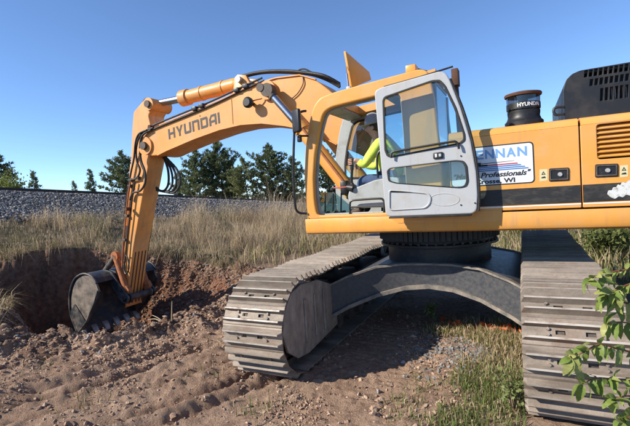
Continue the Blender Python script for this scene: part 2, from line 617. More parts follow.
def sd_rail(x, y):
    dx, dy = x - RP0[0], y - RP0[1]
    return dx * RT[0] + dy * RT[1], dx * RN[0] + dy * RN[1]
def rail_top(s):
    return RAIL_TOP0 + RAIL_SLOPE * np.clip(s, -25, 34)
PIT = np.array([(8.1, 2.15), (9.3, 2.2), (10.2, 1.3), (9.75, 0.45), (9.2, -0.35), (8.5, -1.15), (7.5, -1.75), (6.5, -2.05), (5.4, -2.15),
                (4.4, -1.75), (3.75, -0.6), (3.75, 0.35), (4.05, 1.25), (4.45, 1.95), (5.2, 2.35), (6.3, 2.35), (7.3, 2.1)])
def pit_sd(x, y):
    """signed distance, positive inside"""
    best = np.full(np.shape(x), 1e9)
    inside = np.zeros(np.shape(x), bool)
    n = len(PIT)
    for i in range(n):
        a, b = PIT[i], PIT[(i + 1) % n]
        e = b - a
        t = np.clip(((x - a[0]) * e[0] + (y - a[1]) * e[1]) / (e @ e), 0, 1)
        best = np.minimum(best, np.hypot(x - a[0] - t * e[0], y - a[1] - t * e[1]))
        cond = ((a[1] > y) != (b[1] > y)) & (x < (b[0] - a[0]) * (y - a[1]) / (b[1] - a[1] + 1e-12) + a[0])
        inside ^= cond
    return np.where(inside, best, -best)
def terrain(x, y, masks=False, damp=False):
    x = np.asarray(x, float)
    y = np.asarray(y, float)
    s, d = sd_rail(x, y)
    bed = rail_top(s) - 0.19
    zt = np.maximum(bed - 0.85, 0.25)
    g = np.interp(d, [2.6, 5.1, 8.2, 10.0], [1.0, 0.58, 0.17, 0.0])
    slope = zt * g
    w = fbm(x, y, 0.5, 3)
    z = slope
    # ballast bed
    z = np.where(d < 2.6, bed - (bed - zt) * np.clip((d - 0.75) / 1.85, 0, 1), z)
    z = np.where(d < -2.3, bed - np.clip((-2.3 - d) / 2.0, 0, 1) * 1.2, z)
    far = np.clip((-d - 4) / 60, 0, 1)
    z = np.where(d < -4.3, (bed - 1.2) * (1 - far) + 0.3 * far, z)
    grassy = sstep(0.10, 0.30, slope + 0.10 * w) * (d > 2.6)
    ball = ((d < 2.75 + 0.25 * w) & (d > -3.2)).astype(float)
    z = z - 0.38 * np.exp(-((x - 9.6) / 1.7) ** 2) * sstep(-0.4, 1.2, y) * (d > 2.6)
    # gentle lumps
    near = (d > 2.6)
    dirtness = near * (1 - grassy)
    z = z + near * 0.05 * w + grassy * 0.05 * fbm(x, y, 2.2, 3)
    # disturbed earth
    inner = np.exp(-((x - 4.0) / 7.0) ** 2) * np.exp(-((y - 1.5) / 6.0) ** 2)
    under = sstep(1.9, 1.2, np.abs(x)) * sstep(2.6, 2.0, np.abs(y))
    calm = 1 - 0.65 * under
    lump = fbm(x + 3, y, 3.2, 4, 0.55)
    z = z + dirtness * inner * calm * (0.016 * lump + 0.022 * np.abs(fbm(x, y + 5, 8.0, 4, 0.65)) )
    # pit
    wob = 0.22 * fbm(x, y, 1.6, 3) + 0.07 * fbm(x, y, 7, 2)
    p = pit_sd(x, y) + wob * 0.95
    floor_z = -1.12 + 0.75 * sstep(6.0, 4.6, x + 0.25 * y) * sstep(0.9, -0.3, y) + 0.10 * fbm(x, y, 2.5, 3)
    farside = sstep(7.2, 8.4, x)
    wallw = (0.95 + 0.9 * sstep(-0.3, -1.3, y)) * (1 - farside) + 0.5 * farside
    k = sstep(0.0, 1.0, p / wallw)
    k2 = np.clip(p / wallw, 0, 1)
    k = 0.35 * k + 0.65 * k2 ** 0.8
    z = np.where(p > 0, z * (1 - k) + floor_z * k + (0.10 * fbm(x, y, 2.6, 4, 0.5) + 0.05 * np.abs(fbm(x, y, 6, 3))) * np.clip(k2 * 4, 0, 1), z)
    # spoil thrown up along the near rim
    rim = np.exp(-((p + 0.32) / 0.28) ** 2) * (1 - farside) * sstep(-1.2, 0.2, y)
    z = z + rim * (0.10 + 0.16 * np.abs(fbm(x, y, 3.8, 3)) + 0.05 * fbm(x, y, 12, 2))
    rim2 = np.exp(-((p + 0.4) / 0.4) ** 2) * sstep(-0.3, -1.0, y) * (1 - farside)
    z = z + rim2 * (0.10 + 0.14 * np.abs(fbm(x, y, 3.5, 3)))
    # ruts and cleat marks left by the tracks
    rut = np.zeros_like(z)
    inr = sstep(-0.42, -0.32, x) * sstep(1.02, 0.95, x) * sstep(-1.6, -1.2, y) * sstep(4.6, 4.2, y)
    ph = (y + 0.10 * (x - 0.3)) / 0.108
    bars = np.clip(np.sin(ph * 2 * PI) * 1.6, -1, 1)
    fade = 0.35 + 0.65 * sstep(-0.2, 0.5, fbm(x, y, 1.1, 2) + 0.25)
    rut = rut + inr * fade * (0.014 * bars - 0.012)
    u = x * 0.42 + y * 0.91
    v = -x * 0.91 + y * 0.42 + 0.10 * (y - 2.5) ** 2
    in2 = sstep(1.7, 2.0, y) * sstep(0.9, 1.4, x)
    for c0, amp in ((-2.25, 0.15), (-1.95, 0.07), (-1.62, 0.14), (-1.1, 0.08), (-0.55, 0.15), (-0.25, 0.08), (-3.0, 0.13), (-3.7, 0.12)):
        rut = rut - in2 * amp * np.exp(-((v - c0 - 0.06 * fbm(u, v, 0.9, 2)) / 0.075) ** 2) * (0.55 + 0.6 * sstep(-0.5, 0.5, fbm(u + c0 * 9, v, 1.3, 2)))
        rut = rut + in2 * amp * 0.9 * np.exp(-((v - c0 - 0.2 - 0.06 * fbm(u, v, 0.9, 2)) / 0.08) ** 2) * (0.45 + 0.25 * fbm(u, v, 7, 3))
    z = z + dirtness * rut * (p < 0)
    if not masks:
        return z
    # windrow of orange clay and red soil
    red = np.clip(sstep(0.0, 0.35, p) * (0.35 + 0.6 * fbm(x, y, 1.3, 3)) + 0.9 * sstep(0.1, 0.5, p) * sstep(6.6, 5.2, x) * sstep(0.6, -0.3, y)
                  + 0.5 * rim2 * (fbm(x, y, 2.2, 2) > 0.1), 0, 1)
    greens = np.maximum(grassy, 0) * (p < -0.02)
    lawn = sstep(-4.5, -6.5, y) * near
    lawn = np.maximum(lawn, sstep(4.3, 5.4, y) * near)
    lawn = np.maximum(lawn, sstep(-2.0, -2.7, x) * near)
    greens = np.maximum(greens, lawn)
    if damp: return z, greens, ball, red, np.clip(sstep(0.0, 0.30, p + 0.10 * fbm(x, y, 3, 2)) + 0.75 * sstep(-0.75, -0.25, p + 0.30 * fbm(x, y, 1.8, 3)), 0, 1)
    return z, greens, ball, red, p, d
def axis(lo, hi, step, flo, fhi, grow=1.13):
    a = list(np.arange(lo, hi, step))
    st, v = step, a[-1]
    while v < fhi:
        st *= grow
        v += st
        a.append(v)
    st, v, pre = step, lo, []
    while v > flo:
        st *= grow
        v -= st
        pre.append(v)
    return np.array(pre[::-1] + a)
gx = axis(-1.6, 10.3, 0.024, -900, 900)
gy = axis(-2.7, 4.1, 0.024, -900, 900)
GX, GY = np.meshgrid(gx, gy, indexing='ij')
Z, mg, mbal, mred, mdamp = terrain(GX, GY, True, True)
# the fine relief of trodden earth
Z = Z + (1 - mg) * (1 - mbal) * (0.013 * fbm(GX, GY, 18, 3, 0.75) * (0.30 + 0.70 * sstep(-0.2, 0.4, fbm(GX - 3, GY, 0.9, 2))) + 0.012 * np.clip(np.abs(fbm(GX + 5, GY, 6.5, 4, 0.6)) - 0.25, 0, 1) * (0.4 + np.clip(fbm(GX, GY - 7, 0.9, 2) + 0.3, 0, 1))) * (np.abs(GX) < 30)
nx, ny = len(gx), len(gy)
idx = np.arange(nx * ny).reshape(nx, ny)
F = np.stack([idx[:-1, :-1], idx[1:, :-1], idx[1:, 1:], idx[:-1, 1:]], -1).reshape(-1, 4)
gm = fast_mesh('ground', np.stack([GX, GY, Z], -1).reshape(-1, 3), F)
at = gm.color_attributes.new('mask', 'FLOAT_COLOR', 'POINT')
at.data.foreach_set('color', np.stack([mg, mbal, mred, mdamp], -1).astype(np.float32).ravel())
gm.polygons.foreach_set('use_smooth', np.ones(len(gm.polygons), bool))
link('ground', gm, 'ground_soil', label='trodden reddish brown earth with the dug pit and grassy railway bank', kind='structure')

# ------------------------------------------------------------------ loose stones and clods (nobody could count them)
def ico():
    bm = bmesh.new()
    bmesh.ops.create_icosphere(bm, subdivisions=1, radius=1)
    V = np.array([v.co[:] for v in bm.verts])
    Fc = np.array([[v.index for v in f.verts] for f in bm.faces])
    bm.free()
    return V, Fc
IV, IF = ico()
def rocks(name, pos, size, cols, m, squash=0.7, sink=0.25, rough=0.35, **kw):
    n = len(pos)
    k = len(IV)
    V = IV[None] * (1 + rough * (RNG.random((n, k, 1)) * 2 - 1)) + rough * 0.35 * RNG.normal(0, 1, (n, k, 3))
    sc = size[:, None, None] * (np.array([1, 1, squash]) * (0.7 + 0.6 * RNG.random((n, 1, 3))))
    V = V * sc
    a = RNG.random(n) * 2 * PI
    b = (RNG.random(n) - 0.5) * 1.2
    ca, sa, cb, sb = np.cos(a), np.sin(a), np.cos(b), np.sin(b)
    x, y, z = V[..., 0], V[..., 1], V[..., 2]
    x, z = x * cb[:, None] - z * sb[:, None], x * sb[:, None] + z * cb[:, None]
    x, y = x * ca[:, None] - y * sa[:, None], x * sa[:, None] + y * ca[:, None]
    V = np.stack([x, y, z], -1) + pos[:, None, :]
    V[..., 2] += (size * (squash - sink * 2) * 0.5)[:, None]
    Fa = (IF[None] + (np.arange(n) * k)[:, None, None]).reshape(-1, 3)
    C = np.repeat(cols[:, None, :], k, 1).reshape(-1, 3)
    return link(name, fast_mesh(name, V.reshape(-1, 3), Fa, C, True), m, kind='stuff', **kw)

def scatter(n, x0, x1, y0, y1):
    return x0 + RNG.random(n) * (x1 - x0), y0 + RNG.random(n) * (y1 - y0)
# ballast
n = 110000
s = -7 + 50 * RNG.random(n) ** 1.5
d = -0.9 + 3.9 * RNG.random(n)
x = RP0[0] + RT[0] * s + RN[0] * d
y = RP0[1] + RT[1] * s + RN[1] * d
keep = (d < 2.55 + 0.45 * RNG.random(n)) & (d > 0.15) & (RNG.random(n) < np.interp(s, [-7, 8, 20, 43], [0.6, 0.55, 0.3, 0.2]))
x, y, s, d = x[keep], y[keep], s[keep], d[keep]
sz = (0.018 + 0.026 * RNG.random(len(x))) * np.interp(s, [0, 15, 40], [1.0, 1.25, 2.0])
g = 0.12 + 0.24 * RNG.random(len(x)) ** 1.3
cols = np.stack([g * 1.08, g * 0.98, g * (0.86 + 0.08 * RNG.random(len(x)))], 1)
rocks('ballast_stones', np.stack([x, y, terrain(x, y)], 1), sz, cols, 'stone', 0.75, 0.15, 0.4,
      label='grey crushed stone ballast heaped along the railway bank', cat='ballast')
# clods of earth
n = 110000
x, y = scatter(n, -1.2, 8.6, -2.6, 4.3)
z, g_, b_, r_, p_, d_ = terrain(x, y, True)
pr_ = 0.05 + 0.85 * np.exp(-((p_ + 0.35) / 0.4) ** 2) + 0.75 * (p_ > 0) + 0.25 * (fbm(x, y, 0.8, 2) > 0.25)
pr_ = pr_ * (g_ < 0.4) * np.where((np.abs(x) < 1.9) & (np.abs(y) < 2.5), 0.30, 1.0)
keep = RNG.random(n) < pr_ * 0.75
x, y, z, r_, p_ = x[keep], y[keep], z[keep], r_[keep], p_[keep]
sz = 0.006 + 0.026 * RNG.random(len(x)) ** 4 + 0.026 * (np.exp(-((p_ + 0.3) / 0.35) ** 2) + 0.9 * (p_ > 0)) * RNG.random(len(x)) ** 2
t = RNG.random((len(x), 1))
c = (1 - t) * np.array([0.27, 0.17, 0.115]) + t * np.array([0.49, 0.35, 0.25])
dm = np.clip(sstep(0.0, 0.35, p_) + 0.8 * sstep(-0.8, -0.25, p_ + 0.3 * fbm(x, y, 1.8, 3)), 0, 1)[:, None]
c = c * (1 - 0.48 * dm * (0.55 + 0.45 * RNG.random((len(x), 1))))
c = c * (1 - r_[:, None] * 0.7) + r_[:, None] * 0.7 * np.array([0.24, 0.10, 0.055])
grey = RNG.random(len(x)) < 0.03
c[grey] = np.array([0.30, 0.28, 0.26]) * (0.7 + 0.5 * RNG.random((grey.sum(), 1)))
rocks('earth_clods', np.stack([x, y, z], 1), sz, c, 'clod', 0.7, 0.3, 0.4,
      label='loose clods and crumbs of brown earth round the pit', cat='clods')
OV = np.array([(1, 0, 0), (-1, 0, 0), (0, 1, 0), (0, -1, 0), (0, 0, 1), (0, 0, -1)], float)
OF = np.array([(0, 2, 4), (2, 1, 4), (1, 3, 4), (3, 0, 4), (2, 0, 5), (1, 2, 5), (3, 1, 5), (0, 3, 5)])
IV, IF = OV, OF
n = 210000
x, y = scatter(n, -1.1, 6.4, -1.5, 4.4)
z, g_, b_, r_, p_, d_ = terrain(x, y, True)
dd = np.hypot(x - CAM[0], y - CAM[1])
pr_ = np.clip(0.15 + 1.0 * fbm(x, y, 1.3, 3), 0.03, 1) * (g_ < 0.3) * np.where((np.abs(x) < 1.9) & (y < 1.6), 0.35, 1.0) * np.interp(dd, [2.5, 5, 9], [1, 0.9, 0.5]) * (p_ < 0.1)
keep = RNG.random(n) < pr_
x, y, z, p_ = x[keep], y[keep], z[keep], p_[keep]
sz = (0.0045 + 0.016 * RNG.random(len(x)) ** 2.5)
t = RNG.random((len(x), 1)) ** 1.2
c = (1 - t) * np.array([0.25, 0.155, 0.102]) + t * np.array([0.50, 0.355, 0.25])
dm = np.clip(sstep(-0.8, -0.25, p_ + 0.3 * fbm(x, y, 1.8, 3)), 0, 1)[:, None]
c = c * (1 - 0.5 * dm)
rocks('earth_crumbs', np.stack([x, y, z], 1), sz, c, 'clod', 0.75, 0.1, 0.35,
      label='fine crumbs of dry brown earth strewn over the ground', cat='crumbs')
IV, IF = ico()
# patch of gravel between the tracks, right of the shadow
n = 1500
x, y = RNG.normal(-0.42, 0.30, n), RNG.normal(1.15, 0.42, n)
keep = (x > -1.0) & (x < 0.35)
x, y = x[keep], y[keep]
sz = 0.007 + 0.020 * RNG.random(len(x)) ** 2.5
g = 0.12 + 0.18 * RNG.random((len(x), 1))
rocks('gravel_patch', np.stack([x, y, terrain(x, y)], 1), sz, g * np.array([1.0, 0.97, 0.93]), 'stone', 0.7, 0.2, 0.4,
      label='patch of grey gravel on the ground between the tracks', cat='gravel')

# ------------------------------------------------------------------ grass
def blades(name, pos, h, lean, width, cols, tipcols, **kw):
    n = len(pos)
    a = RNG.random(n) * 2 * PI
    wd = np.stack([np.cos(a), np.sin(a), np.zeros(n)], 1) * width[:, None] * 0.5
    up = np.array([0, 0, 1.0])
    mid = pos + up * (h * 0.55)[:, None] + lean * (h * 0.22)[:, None]
    tip = pos + up * (h * (0.98 - 0.35 * np.linalg.norm(lean[:, :2], axis=1) ** 2))[:, None] + lean * (h * 0.75)[:, None]
    base = pos - up * 0.03
    V = np.stack([base - wd, base + wd, mid + wd * 0.8, mid - wd * 0.8, tip], 1)
    i = (np.arange(n) * 5)[:, None]
    F = np.concatenate([i + np.array([0, 1, 2]), i + np.array([0, 2, 3]), i + np.array([3, 2, 4])])
    C = np.stack([cols * 0.9, cols * 0.9, cols, cols, tipcols], 1)
    return link(name, fast_mesh(name, V.reshape(-1, 3), F, C.reshape(-1, 3)), 'grass_blade', kind='stuff', **kw)
def grass_cols(n, straw, x, y, gf=0.6):
    t = RNG.random((n, 1))
    st = (1 - t) * np.array([0.40, 0.285, 0.165]) + t * np.array([0.68, 0.54, 0.36])
    gr = (1 - t) * np.array([0.10, 0.115, 0.035]) + t * np.array([0.24, 0.24, 0.08])
    m = (RNG.random(n) > straw)[:, None]
    return np.where(m, gr, st)
n = 330000
s = -8 + 40 * RNG.random(n) ** 1.35
d = 2.35 + 8.0 * RNG.random(n)
x = RP0[0] + RT[0] * s + RN[0] * d
y = RP0[1] + RT[1] * s + RN[1] * d
z, g_, b_, r_, p_, d_ = terrain(x, y, True)
patch = fbm(x, y, 0.7, 3)
dens = np.clip(0.55 + 0.5 * fbm(x, y, 2.6, 3), 0.06, 1)
prob = g_ * dens * np.where(d < 2.9, 0.45, 1.0) * np.interp(s, [-8, 10, 32], [0.62, 0.55, 0.35])
keep = (RNG.random(n) < prob) & (p_ < 0.04) & (x < 14)
x, y, z, patch, p_, d, s = (q[keep] for q in (x, y, z, patch, p_, d, s))
n = len(x)
h = (0.16 + 0.26 * RNG.random(n)) * (1 + 0.55 * np.clip(patch, -0.5, 1)) * np.interp(d, [2.4, 3.2, 5, 9], [0.75, 1.0, 1.0, 1.15])
h *= np.interp(y, [-9, -3, 0.5], [2.5, 1.7, 0.75]) * np.clip(0.72 + 1.0 * fbm(x, y, 1.5, 3), 0.3, 1.6)
h *= np.where(RNG.random(n) < 0.10, 1.5, 1.0)
ln = np.stack([RNG.normal(-0.1, 0.55, n) + 0.5 * fbm(x, y, 1.4, 2), RNG.normal(0.15, 0.5, n) + 0.5 * fbm(x + 9, y, 1.4, 2), np.zeros(n)], 1)
edge = (p_ > -0.45)
ln[edge] += np.stack([-0.75 * np.ones(edge.sum()), 0.15 * np.ones(edge.sum()), -0.75 * np.ones(edge.sum())], 1) * RNG.random((edge.sum(), 1)) * 1.2
straw = np.clip(0.97 - 0.42 * fbm(x + 40, y, 0.9, 3), 0.4, 0.98)
cc = grass_cols(n, straw, x, y)
tip = cc * 0.55 + np.array([0.52, 0.38, 0.28]) * 0.45
blades('dry_grass', np.stack([x, y, z], 1), h, ln, 0.005 + 0.006 * RNG.random(n), cc, tip,
       label='tall dry straw-coloured grass covering the railway bank', cat='grass')
n = 60000
x, y = scatter(n, 4.5, 10.8, -3.2, 2.6)
z, g_, b_, r_, p_, d_ = terrain(x, y, True)
keep = (p_ < 0.05) & (p_ > -0.28) & (g_ > 0.3) & (RNG.random(n) < 0.75 * np.clip(0.5 + fbm(x, y, 3, 2), 0.1, 1))
x, y, z, p_ = x[keep], y[keep], z[keep], p_[keep]
n = len(x)
e_ = 0.05
gxp = (pit_sd(x + e_, y) - pit_sd(x - e_, y)) / (2 * e_)
gyp = (pit_sd(x, y + e_) - pit_sd(x, y - e_)) / (2 * e_)
mg_ = 0.7 + 1.1 * RNG.random(n)
ln = np.stack([gxp * mg_, gyp * mg_, -1.6 * RNG.random(n) * sstep(-0.28, 0.0, p_)], 1) + RNG.normal(0, 0.35, (n, 3)) * np.array([1, 1, 0])
ln[:, :2] *= 0.75
cc = grass_cols(n, 0.85, x, y)
blades('rim_grass', np.stack([x, y, z], 1), 0.20 + 0.34 * RNG.random(n), ln, 0.006 + 0.006 * RNG.random(n), cc * 0.9, cc,
       label='ragged dry grass hanging over the far edge of the pit', cat='grass')
# green weeds by the right-hand track and on the ground in front
n = 80000
x, y = scatter(n, -1.06, 0.75, -0.15, 3.6)
side = sstep(0.30, -0.55, x + 0.28 * np.abs(y - 0.9) - 0.30 * sstep(1.5, 2.6, y) + 0.14 * fbm(x, y, 2.2, 3))
bare = np.exp(-((x + 0.28) / 0.26) ** 2 - ((y - 1.2) / 0.45) ** 2)
strip = np.exp(-((y - 0.46) / 0.20) ** 2) * sstep(0.25, -0.1, x)
prob = np.clip(np.maximum(side * (0.55 + 0.5 * fbm(x, y, 3.5, 2)), strip * 0.9) - bare * 0.8, 0, 1) * 0.62
keep = (RNG.random(n) < prob) & (y < 3.4)
x, y = x[keep], y[keep]
n = len(x)
h = (0.035 + 0.10 * RNG.random(n) ** 2) * (1 + 0.6 * sstep(0.5, 0.0, y))
cc = grass_cols(n, np.clip(0.55 - 0.30 * sstep(1.2, 2.3, y), 0, 1), x, y)
cc = np.where((RNG.random(n) < 0.4 * sstep(1.3, 2.2, y))[:, None], np.array([0.14, 0.20, 0.055]) * (0.7 + 0.7 * RNG.random((n, 1))), cc)
blades('green_weeds', np.stack([x, y, terrain(x, y)], 1), h, RNG.normal(0, 0.45, (n, 3)) * np.array([1, 1, 0]),
       0.004 + 0.006 * RNG.random(n), cc, cc * 1.1, label='low green weeds and grass growing beside the near track', cat='weeds')
# sparse tufts on the bare earth and the rough grass beyond the machine
n = 90000
x, y = scatter(n, -14, 7, -26, -3.0)
z, g_, b_, r_, p_, d_ = terrain(x, y, True)
keep = (RNG.random(n) < g_ * 0.75) & (d_ > 8)
x, y, z = x[keep], y[keep], z[keep]
n = len(x)
cc = grass_cols(n, 0.5, x, y)
blades('rough_grass', np.stack([x, y, z], 1), 0.25 + 0.45 * RNG.random(n), RNG.normal(0, 0.35, (n, 3)) * np.array([1, 1, 0]),
       0.014 + 0.012 * RNG.random(n), cc, cc, label='rough mixed grass on the level ground behind the machine', cat='grass')
tx, ty = [], []
for cx_, cy_, k in ((3.0, 3.45, 60), (5.6, 3.2, 70), (7.4, 2.5, 60), (2.1, 2.6, 30), (1.15, 3.0, 45), (4.4, 3.1, 25), (6.4, 2.75, 45), (2.6, 1.7, 20)):
    tx.append(RNG.normal(cx_, 0.16, k)); ty.append(RNG.normal(cy_, 0.14, k))
x, y = np.concatenate(tx), np.concatenate(ty)
n = len(x)
cc = grass_cols(n, 0.35, x, y)
blades('sparse_tufts', np.stack([x, y, terrain(x, y)], 1), 0.04 + 0.10 * RNG.random(n), RNG.normal(0, 0.5, (n, 3)) * np.array([1, 1, 0]),
       0.006 + 0.006 * RNG.random(n), cc, cc, label='sparse small tufts of grass on the bare earth', cat='grass')
#@@PART2
# ------------------------------------------------------------------ excavator
EX = empty('excavator', (0, 0, 0), label='large orange tracked excavator with a grey cab door, digging at the pit', cat='excavator')
TH, RP_, HALF, NSH, SW = 1.073, 0.484, 2.17, 56, 0.72
ZC = TH / 2
def shoe_mesh():
    S = [-0.108, -0.094, -0.072, -0.062, -0.046, -0.036, -0.016, 0.016, 0.036, 0.046, 0.062, 0.072, 0.100, 0.105]
    Hh = [0.006, 0.012, 0.012, 0.064, 0.064, 0.012, 0.012, 0.012, 0.012, 0.064, 0.064, 0.012, 0.012, 0.008]
    X = [-0.36, -0.335, -0.130, -0.065, 0.065, 0.130, 0.335, 0.36]
    hole = {(2, 6), (4, 6)}
    bm = bmesh.new()
    top, bot = {}, {}
    for i, xx in enumerate(X):
        for j, ss in enumerate(S):
            hh = Hh[j]
            if i in (0, len(X) - 1) and hh > 0.03: hh = 0.026
            top[i, j] = bm.verts.new((xx, ss, hh))
            bot[i, j] = bm.verts.new((xx, ss, 0.0))
    cells = {(i, j) for i in range(len(X) - 1) for j in range(len(S) - 1)} - hole
    for i, j in cells:
        bm.faces.new((top[i, j], top[i + 1, j], top[i + 1, j + 1], top[i, j + 1]))
        bm.faces.new((bot[i, j], bot[i, j + 1], bot[i + 1, j + 1], bot[i + 1, j]))
        for (a, b), nb in ((((i, j), (i + 1, j)), (i, j - 1)), (((i + 1, j), (i + 1, j + 1)), (i + 1, j)),
                           (((i + 1, j + 1), (i, j + 1)), (i, j + 1)), (((i, j + 1), (i, j)), (i - 1, j))):
            if nb not in cells:
                bm.faces.new((top[a], bot[a], bot[b], top[b]))
    m_ = MB()
    m_.bm.free()
    m_.bm = bm
    for bx_ in (-0.18, 0.18):
        for sy in (-0.022, 0.022):
            m_.cyl((bx_, sy, 0.012), (bx_, sy, 0.030), 0.013, n=6)
    bmesh.ops.recalc_face_normals(bm, faces=bm.faces[:])
    me = bpy.data.meshes.new('shoe')
    bm.to_mesh(me)
    bm.free()
    me.materials.append(MATS['shoe_steel_shaded'])
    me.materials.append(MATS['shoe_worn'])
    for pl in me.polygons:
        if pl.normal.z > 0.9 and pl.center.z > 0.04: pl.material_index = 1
    return me
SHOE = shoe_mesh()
PER = 4 * HALF + 2 * PI * RP_
def track_path(t):
    t = t % PER
    L = 2 * HALF
    if t < L:
        yy = -HALF + t
        sag = -0.022 * (1 - ((yy + 0.2) % 1.4 - 0.7) ** 2 / 0.49) * (abs(yy) < 1.7)
        return (yy, ZC + RP_ + sag, 0.0)
    t -= L
    if t < PI * RP_:
        a = t / RP_
        return (HALF + RP_ * math.sin(a), ZC + RP_ * math.cos(a), -a)
    t -= PI * RP_
    if t < L:
        return (HALF - t, ZC - RP_, -PI)
    t -= L
    a = t / RP_
    return (-HALF - RP_ * math.sin(a), ZC - RP_ * math.cos(a), -PI - a)
def yz_prism(mb, pts, x0, x1):
    mb.loft([[(x0, y_, z_) for y_, z_ in pts], [(x1, y_, z_) for y_, z_ in pts]])
    return mb
def stadium(r, half, n=12):
    out = []
    for k in range(n + 1):
        a = PI / 2 - PI * k / n
        out.append((half + r * math.cos(a), ZC + r * math.sin(a)))
    for k in range(n + 1):
        a = -PI / 2 - PI * k / n
        out.append((-half + r * math.cos(a), ZC + r * math.sin(a)))
    return out
def build_track(xc, inner, phase, what):
    """inner: +1 / -1, the side that looks at the other track"""
    fb = MB()
    yz_prism(fb, [(-1.95, 0.30), (-1.75, 0.20), (1.75, 0.20), (1.95, 0.30), (1.95, 0.62), (1.6, 0.76), (-1.6, 0.76), (-1.95, 0.62)], xc - 0.19, xc + 0.19)
    tr = fb.build('track', 'steel_dark', EX, bevel=0.015, label=what)
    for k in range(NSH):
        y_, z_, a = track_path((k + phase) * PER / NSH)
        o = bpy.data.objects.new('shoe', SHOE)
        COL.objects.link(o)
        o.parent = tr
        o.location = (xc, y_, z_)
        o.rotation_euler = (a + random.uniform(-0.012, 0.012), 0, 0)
    ch = MB()
    for xo in (-0.10, 0.10):
        A, B = stadium(RP_ - 0.004, HALF), stadium(RP_ - 0.075, HALF)
        n = len(A)
        rings = []
        for i in range(n):
            rings.append([(xc + xo - 0.03, *A[i]), (xc + xo + 0.03, *A[i]), (xc + xo + 0.03, *B[i]), (xc + xo - 0.03, *B[i])])
        rings.append(rings[0])
        ch.loft(rings, caps=False)
    ch.build('link_chain', 'steel_dark', tr)
    MB().lathe([(0.10, -0.16), (0.30, -0.16), (0.32, -0.10), (0.405, -0.09), (0.405, 0.09), (0.32, 0.10), (0.30, 0.16), (0.10, 0.16)],
               (xc, HALF - 0.02, ZC), (1, 0, 0), 32).build('idler', 'steel_dark', tr)
    sp = MB()
    sp.lathe([(0.12, -0.17), (0.28, -0.17), (0.30, -0.05), (0.36, -0.04), (0.36, 0.04), (0.30, 0.05), (0.28, 0.17), (0.12, 0.17)], (xc, -HALF, ZC), (1, 0, 0), 32)
    for k in range(22):
        a = 2 * PI * k / 22
        sp.box((xc, -HALF + 0.37 * math.cos(a), ZC + 0.37 * math.sin(a)), (0.07, 0.09, 0.05), rot=None)
    sp.build('sprocket', 'steel_dark', tr)
    for k in range(9):
        yy = -1.7 + 3.4 * k / 8
        MB().lathe([(0.05, -0.21), (0.12, -0.20), (0.12, -0.06), (0.09, -0.05), (0.09, 0.05), (0.12, 0.06), (0.12, 0.20), (0.05, 0.21)],
                   (xc, yy, 0.205), (1, 0, 0), 16).build('roller', 'steel_dark', tr)
    for yy in (-1.15, -0.05, 0.95):
        MB().lathe([(0.04, -0.24), (0.10, -0.23), (0.10, -0.13), (0.075, -0.12), (0.075, 0.12), (0.10, 0.13), (0.10, 0.23), (0.04, 0.24)],
                   (xc, yy, 0.855), (1, 0, 0), 18).build('carrier_roller', 'rubber', tr)
    # side guard over the idler on the inner side
    gp = [(1.10, 0.22), (1.95, 0.14), (2.20, 0.17), (2.40, 0.30), (2.50, 0.52), (2.44, 0.74), (2.28, 0.90), (2.05, 0.955), (1.62, 0.92), (1.10, 0.74)]
    for sd in (inner, -inner):
        gb = MB()
        yz_prism(gb, gp, xc + sd * 0.235, xc + sd * 0.27)
        for k in range(3):
            gb.box((xc + sd * 0.279, 1.5 + 0.25 * k, 0.53), (0.02, 0.035, 0.50), 0.004)
        gb.build('idler_guard', 'guard_mud', tr, bevel=0.008)
    # step plate along the side of the frame
    sb = MB()
    yz_prism(sb, [(-1.6, 0.50), (1.0, 0.50), (1.0, 0.68), (-1.6, 0.68)], xc + inner * 0.195, xc + inner * 0.25)
    sb.build('frame_rail', 'frame_dark', tr, bevel=0.01)
    return tr
build_track(1.4246, -1, 0.35, 'dusty steel crawler track near the pit, its shoes facing left')
build_track(-1.4246, 1, 0.10, 'dusty steel crawler track at the right edge, close to the leaves')

# the frame between the tracks
ST = [(1.24, 1.30, 0.74, 0.33), (0.95, 1.12, 0.87, 0.48), (0.62, 0.92, 0.965, 0.60), (0.30, 0.80, 0.985, 0.675), (0.0, 0.77, 0.985, 0.70), (-0.30, 0.80, 0.985, 0.675),
      (-0.62, 0.92, 0.965, 0.60), (-0.95, 1.12, 0.87, 0.48), (-1.24, 1.30, 0.74, 0.33)]
cb = MB()
cb.loft([[(x_, yf, zb_), (x_, yf, zt_), (x_, -yf, zt_), (x_, -yf, zb_)] for x_, yf, zt_, zb_ in ST])
fr = cb.build('undercarriage_frame', 'frame_dark', EX, ang=30, label='dark dusty steel frame arched between the two tracks')
for nm, off, th_ in (('lower_flange', 3, 0.048), ('upper_flange', 2, 0.025)):
    for sgn in (1, -1):
        fl = MB()
        fl.loft([[(x_, sgn * (yf - 0.06), st[off] - th_ / 2), (x_, sgn * (yf + 0.055), st[off] - th_ / 2),
                  (x_, sgn * (yf + 0.055), st[off] + th_ / 2), (x_, sgn * (yf - 0.06), st[off] + th_ / 2)] for st in ST for x_, yf in (st[:2],)])
        fl.build(nm, 'frame_dusty', fr, ang=30)
tt = MB()
tt.lathe([(0.70, 0.95), (0.70, 1.16), (0.80, 1.18), (0.80, 1.21), (0.735, 1.22), (0.735, 1.25), (0.78, 1.26), (0.78, 1.40), (0.70, 1.42), (0.70, 1.48)], (0, 0, 0), (0, 0, 1), 64)
tn = tt.build('turntable', 'grease', EX)
bo = MB()
for k in range(44):
    a = 2 * PI * k / 44
    bo.cyl((0.765 * math.cos(a), 0.765 * math.sin(a), 1.205), (0.765 * math.cos(a), 0.765 * math.sin(a), 1.235), 0.018, n=6)
bo.build('bolt_ring', 'steel_dark', tn, kind='stuff')
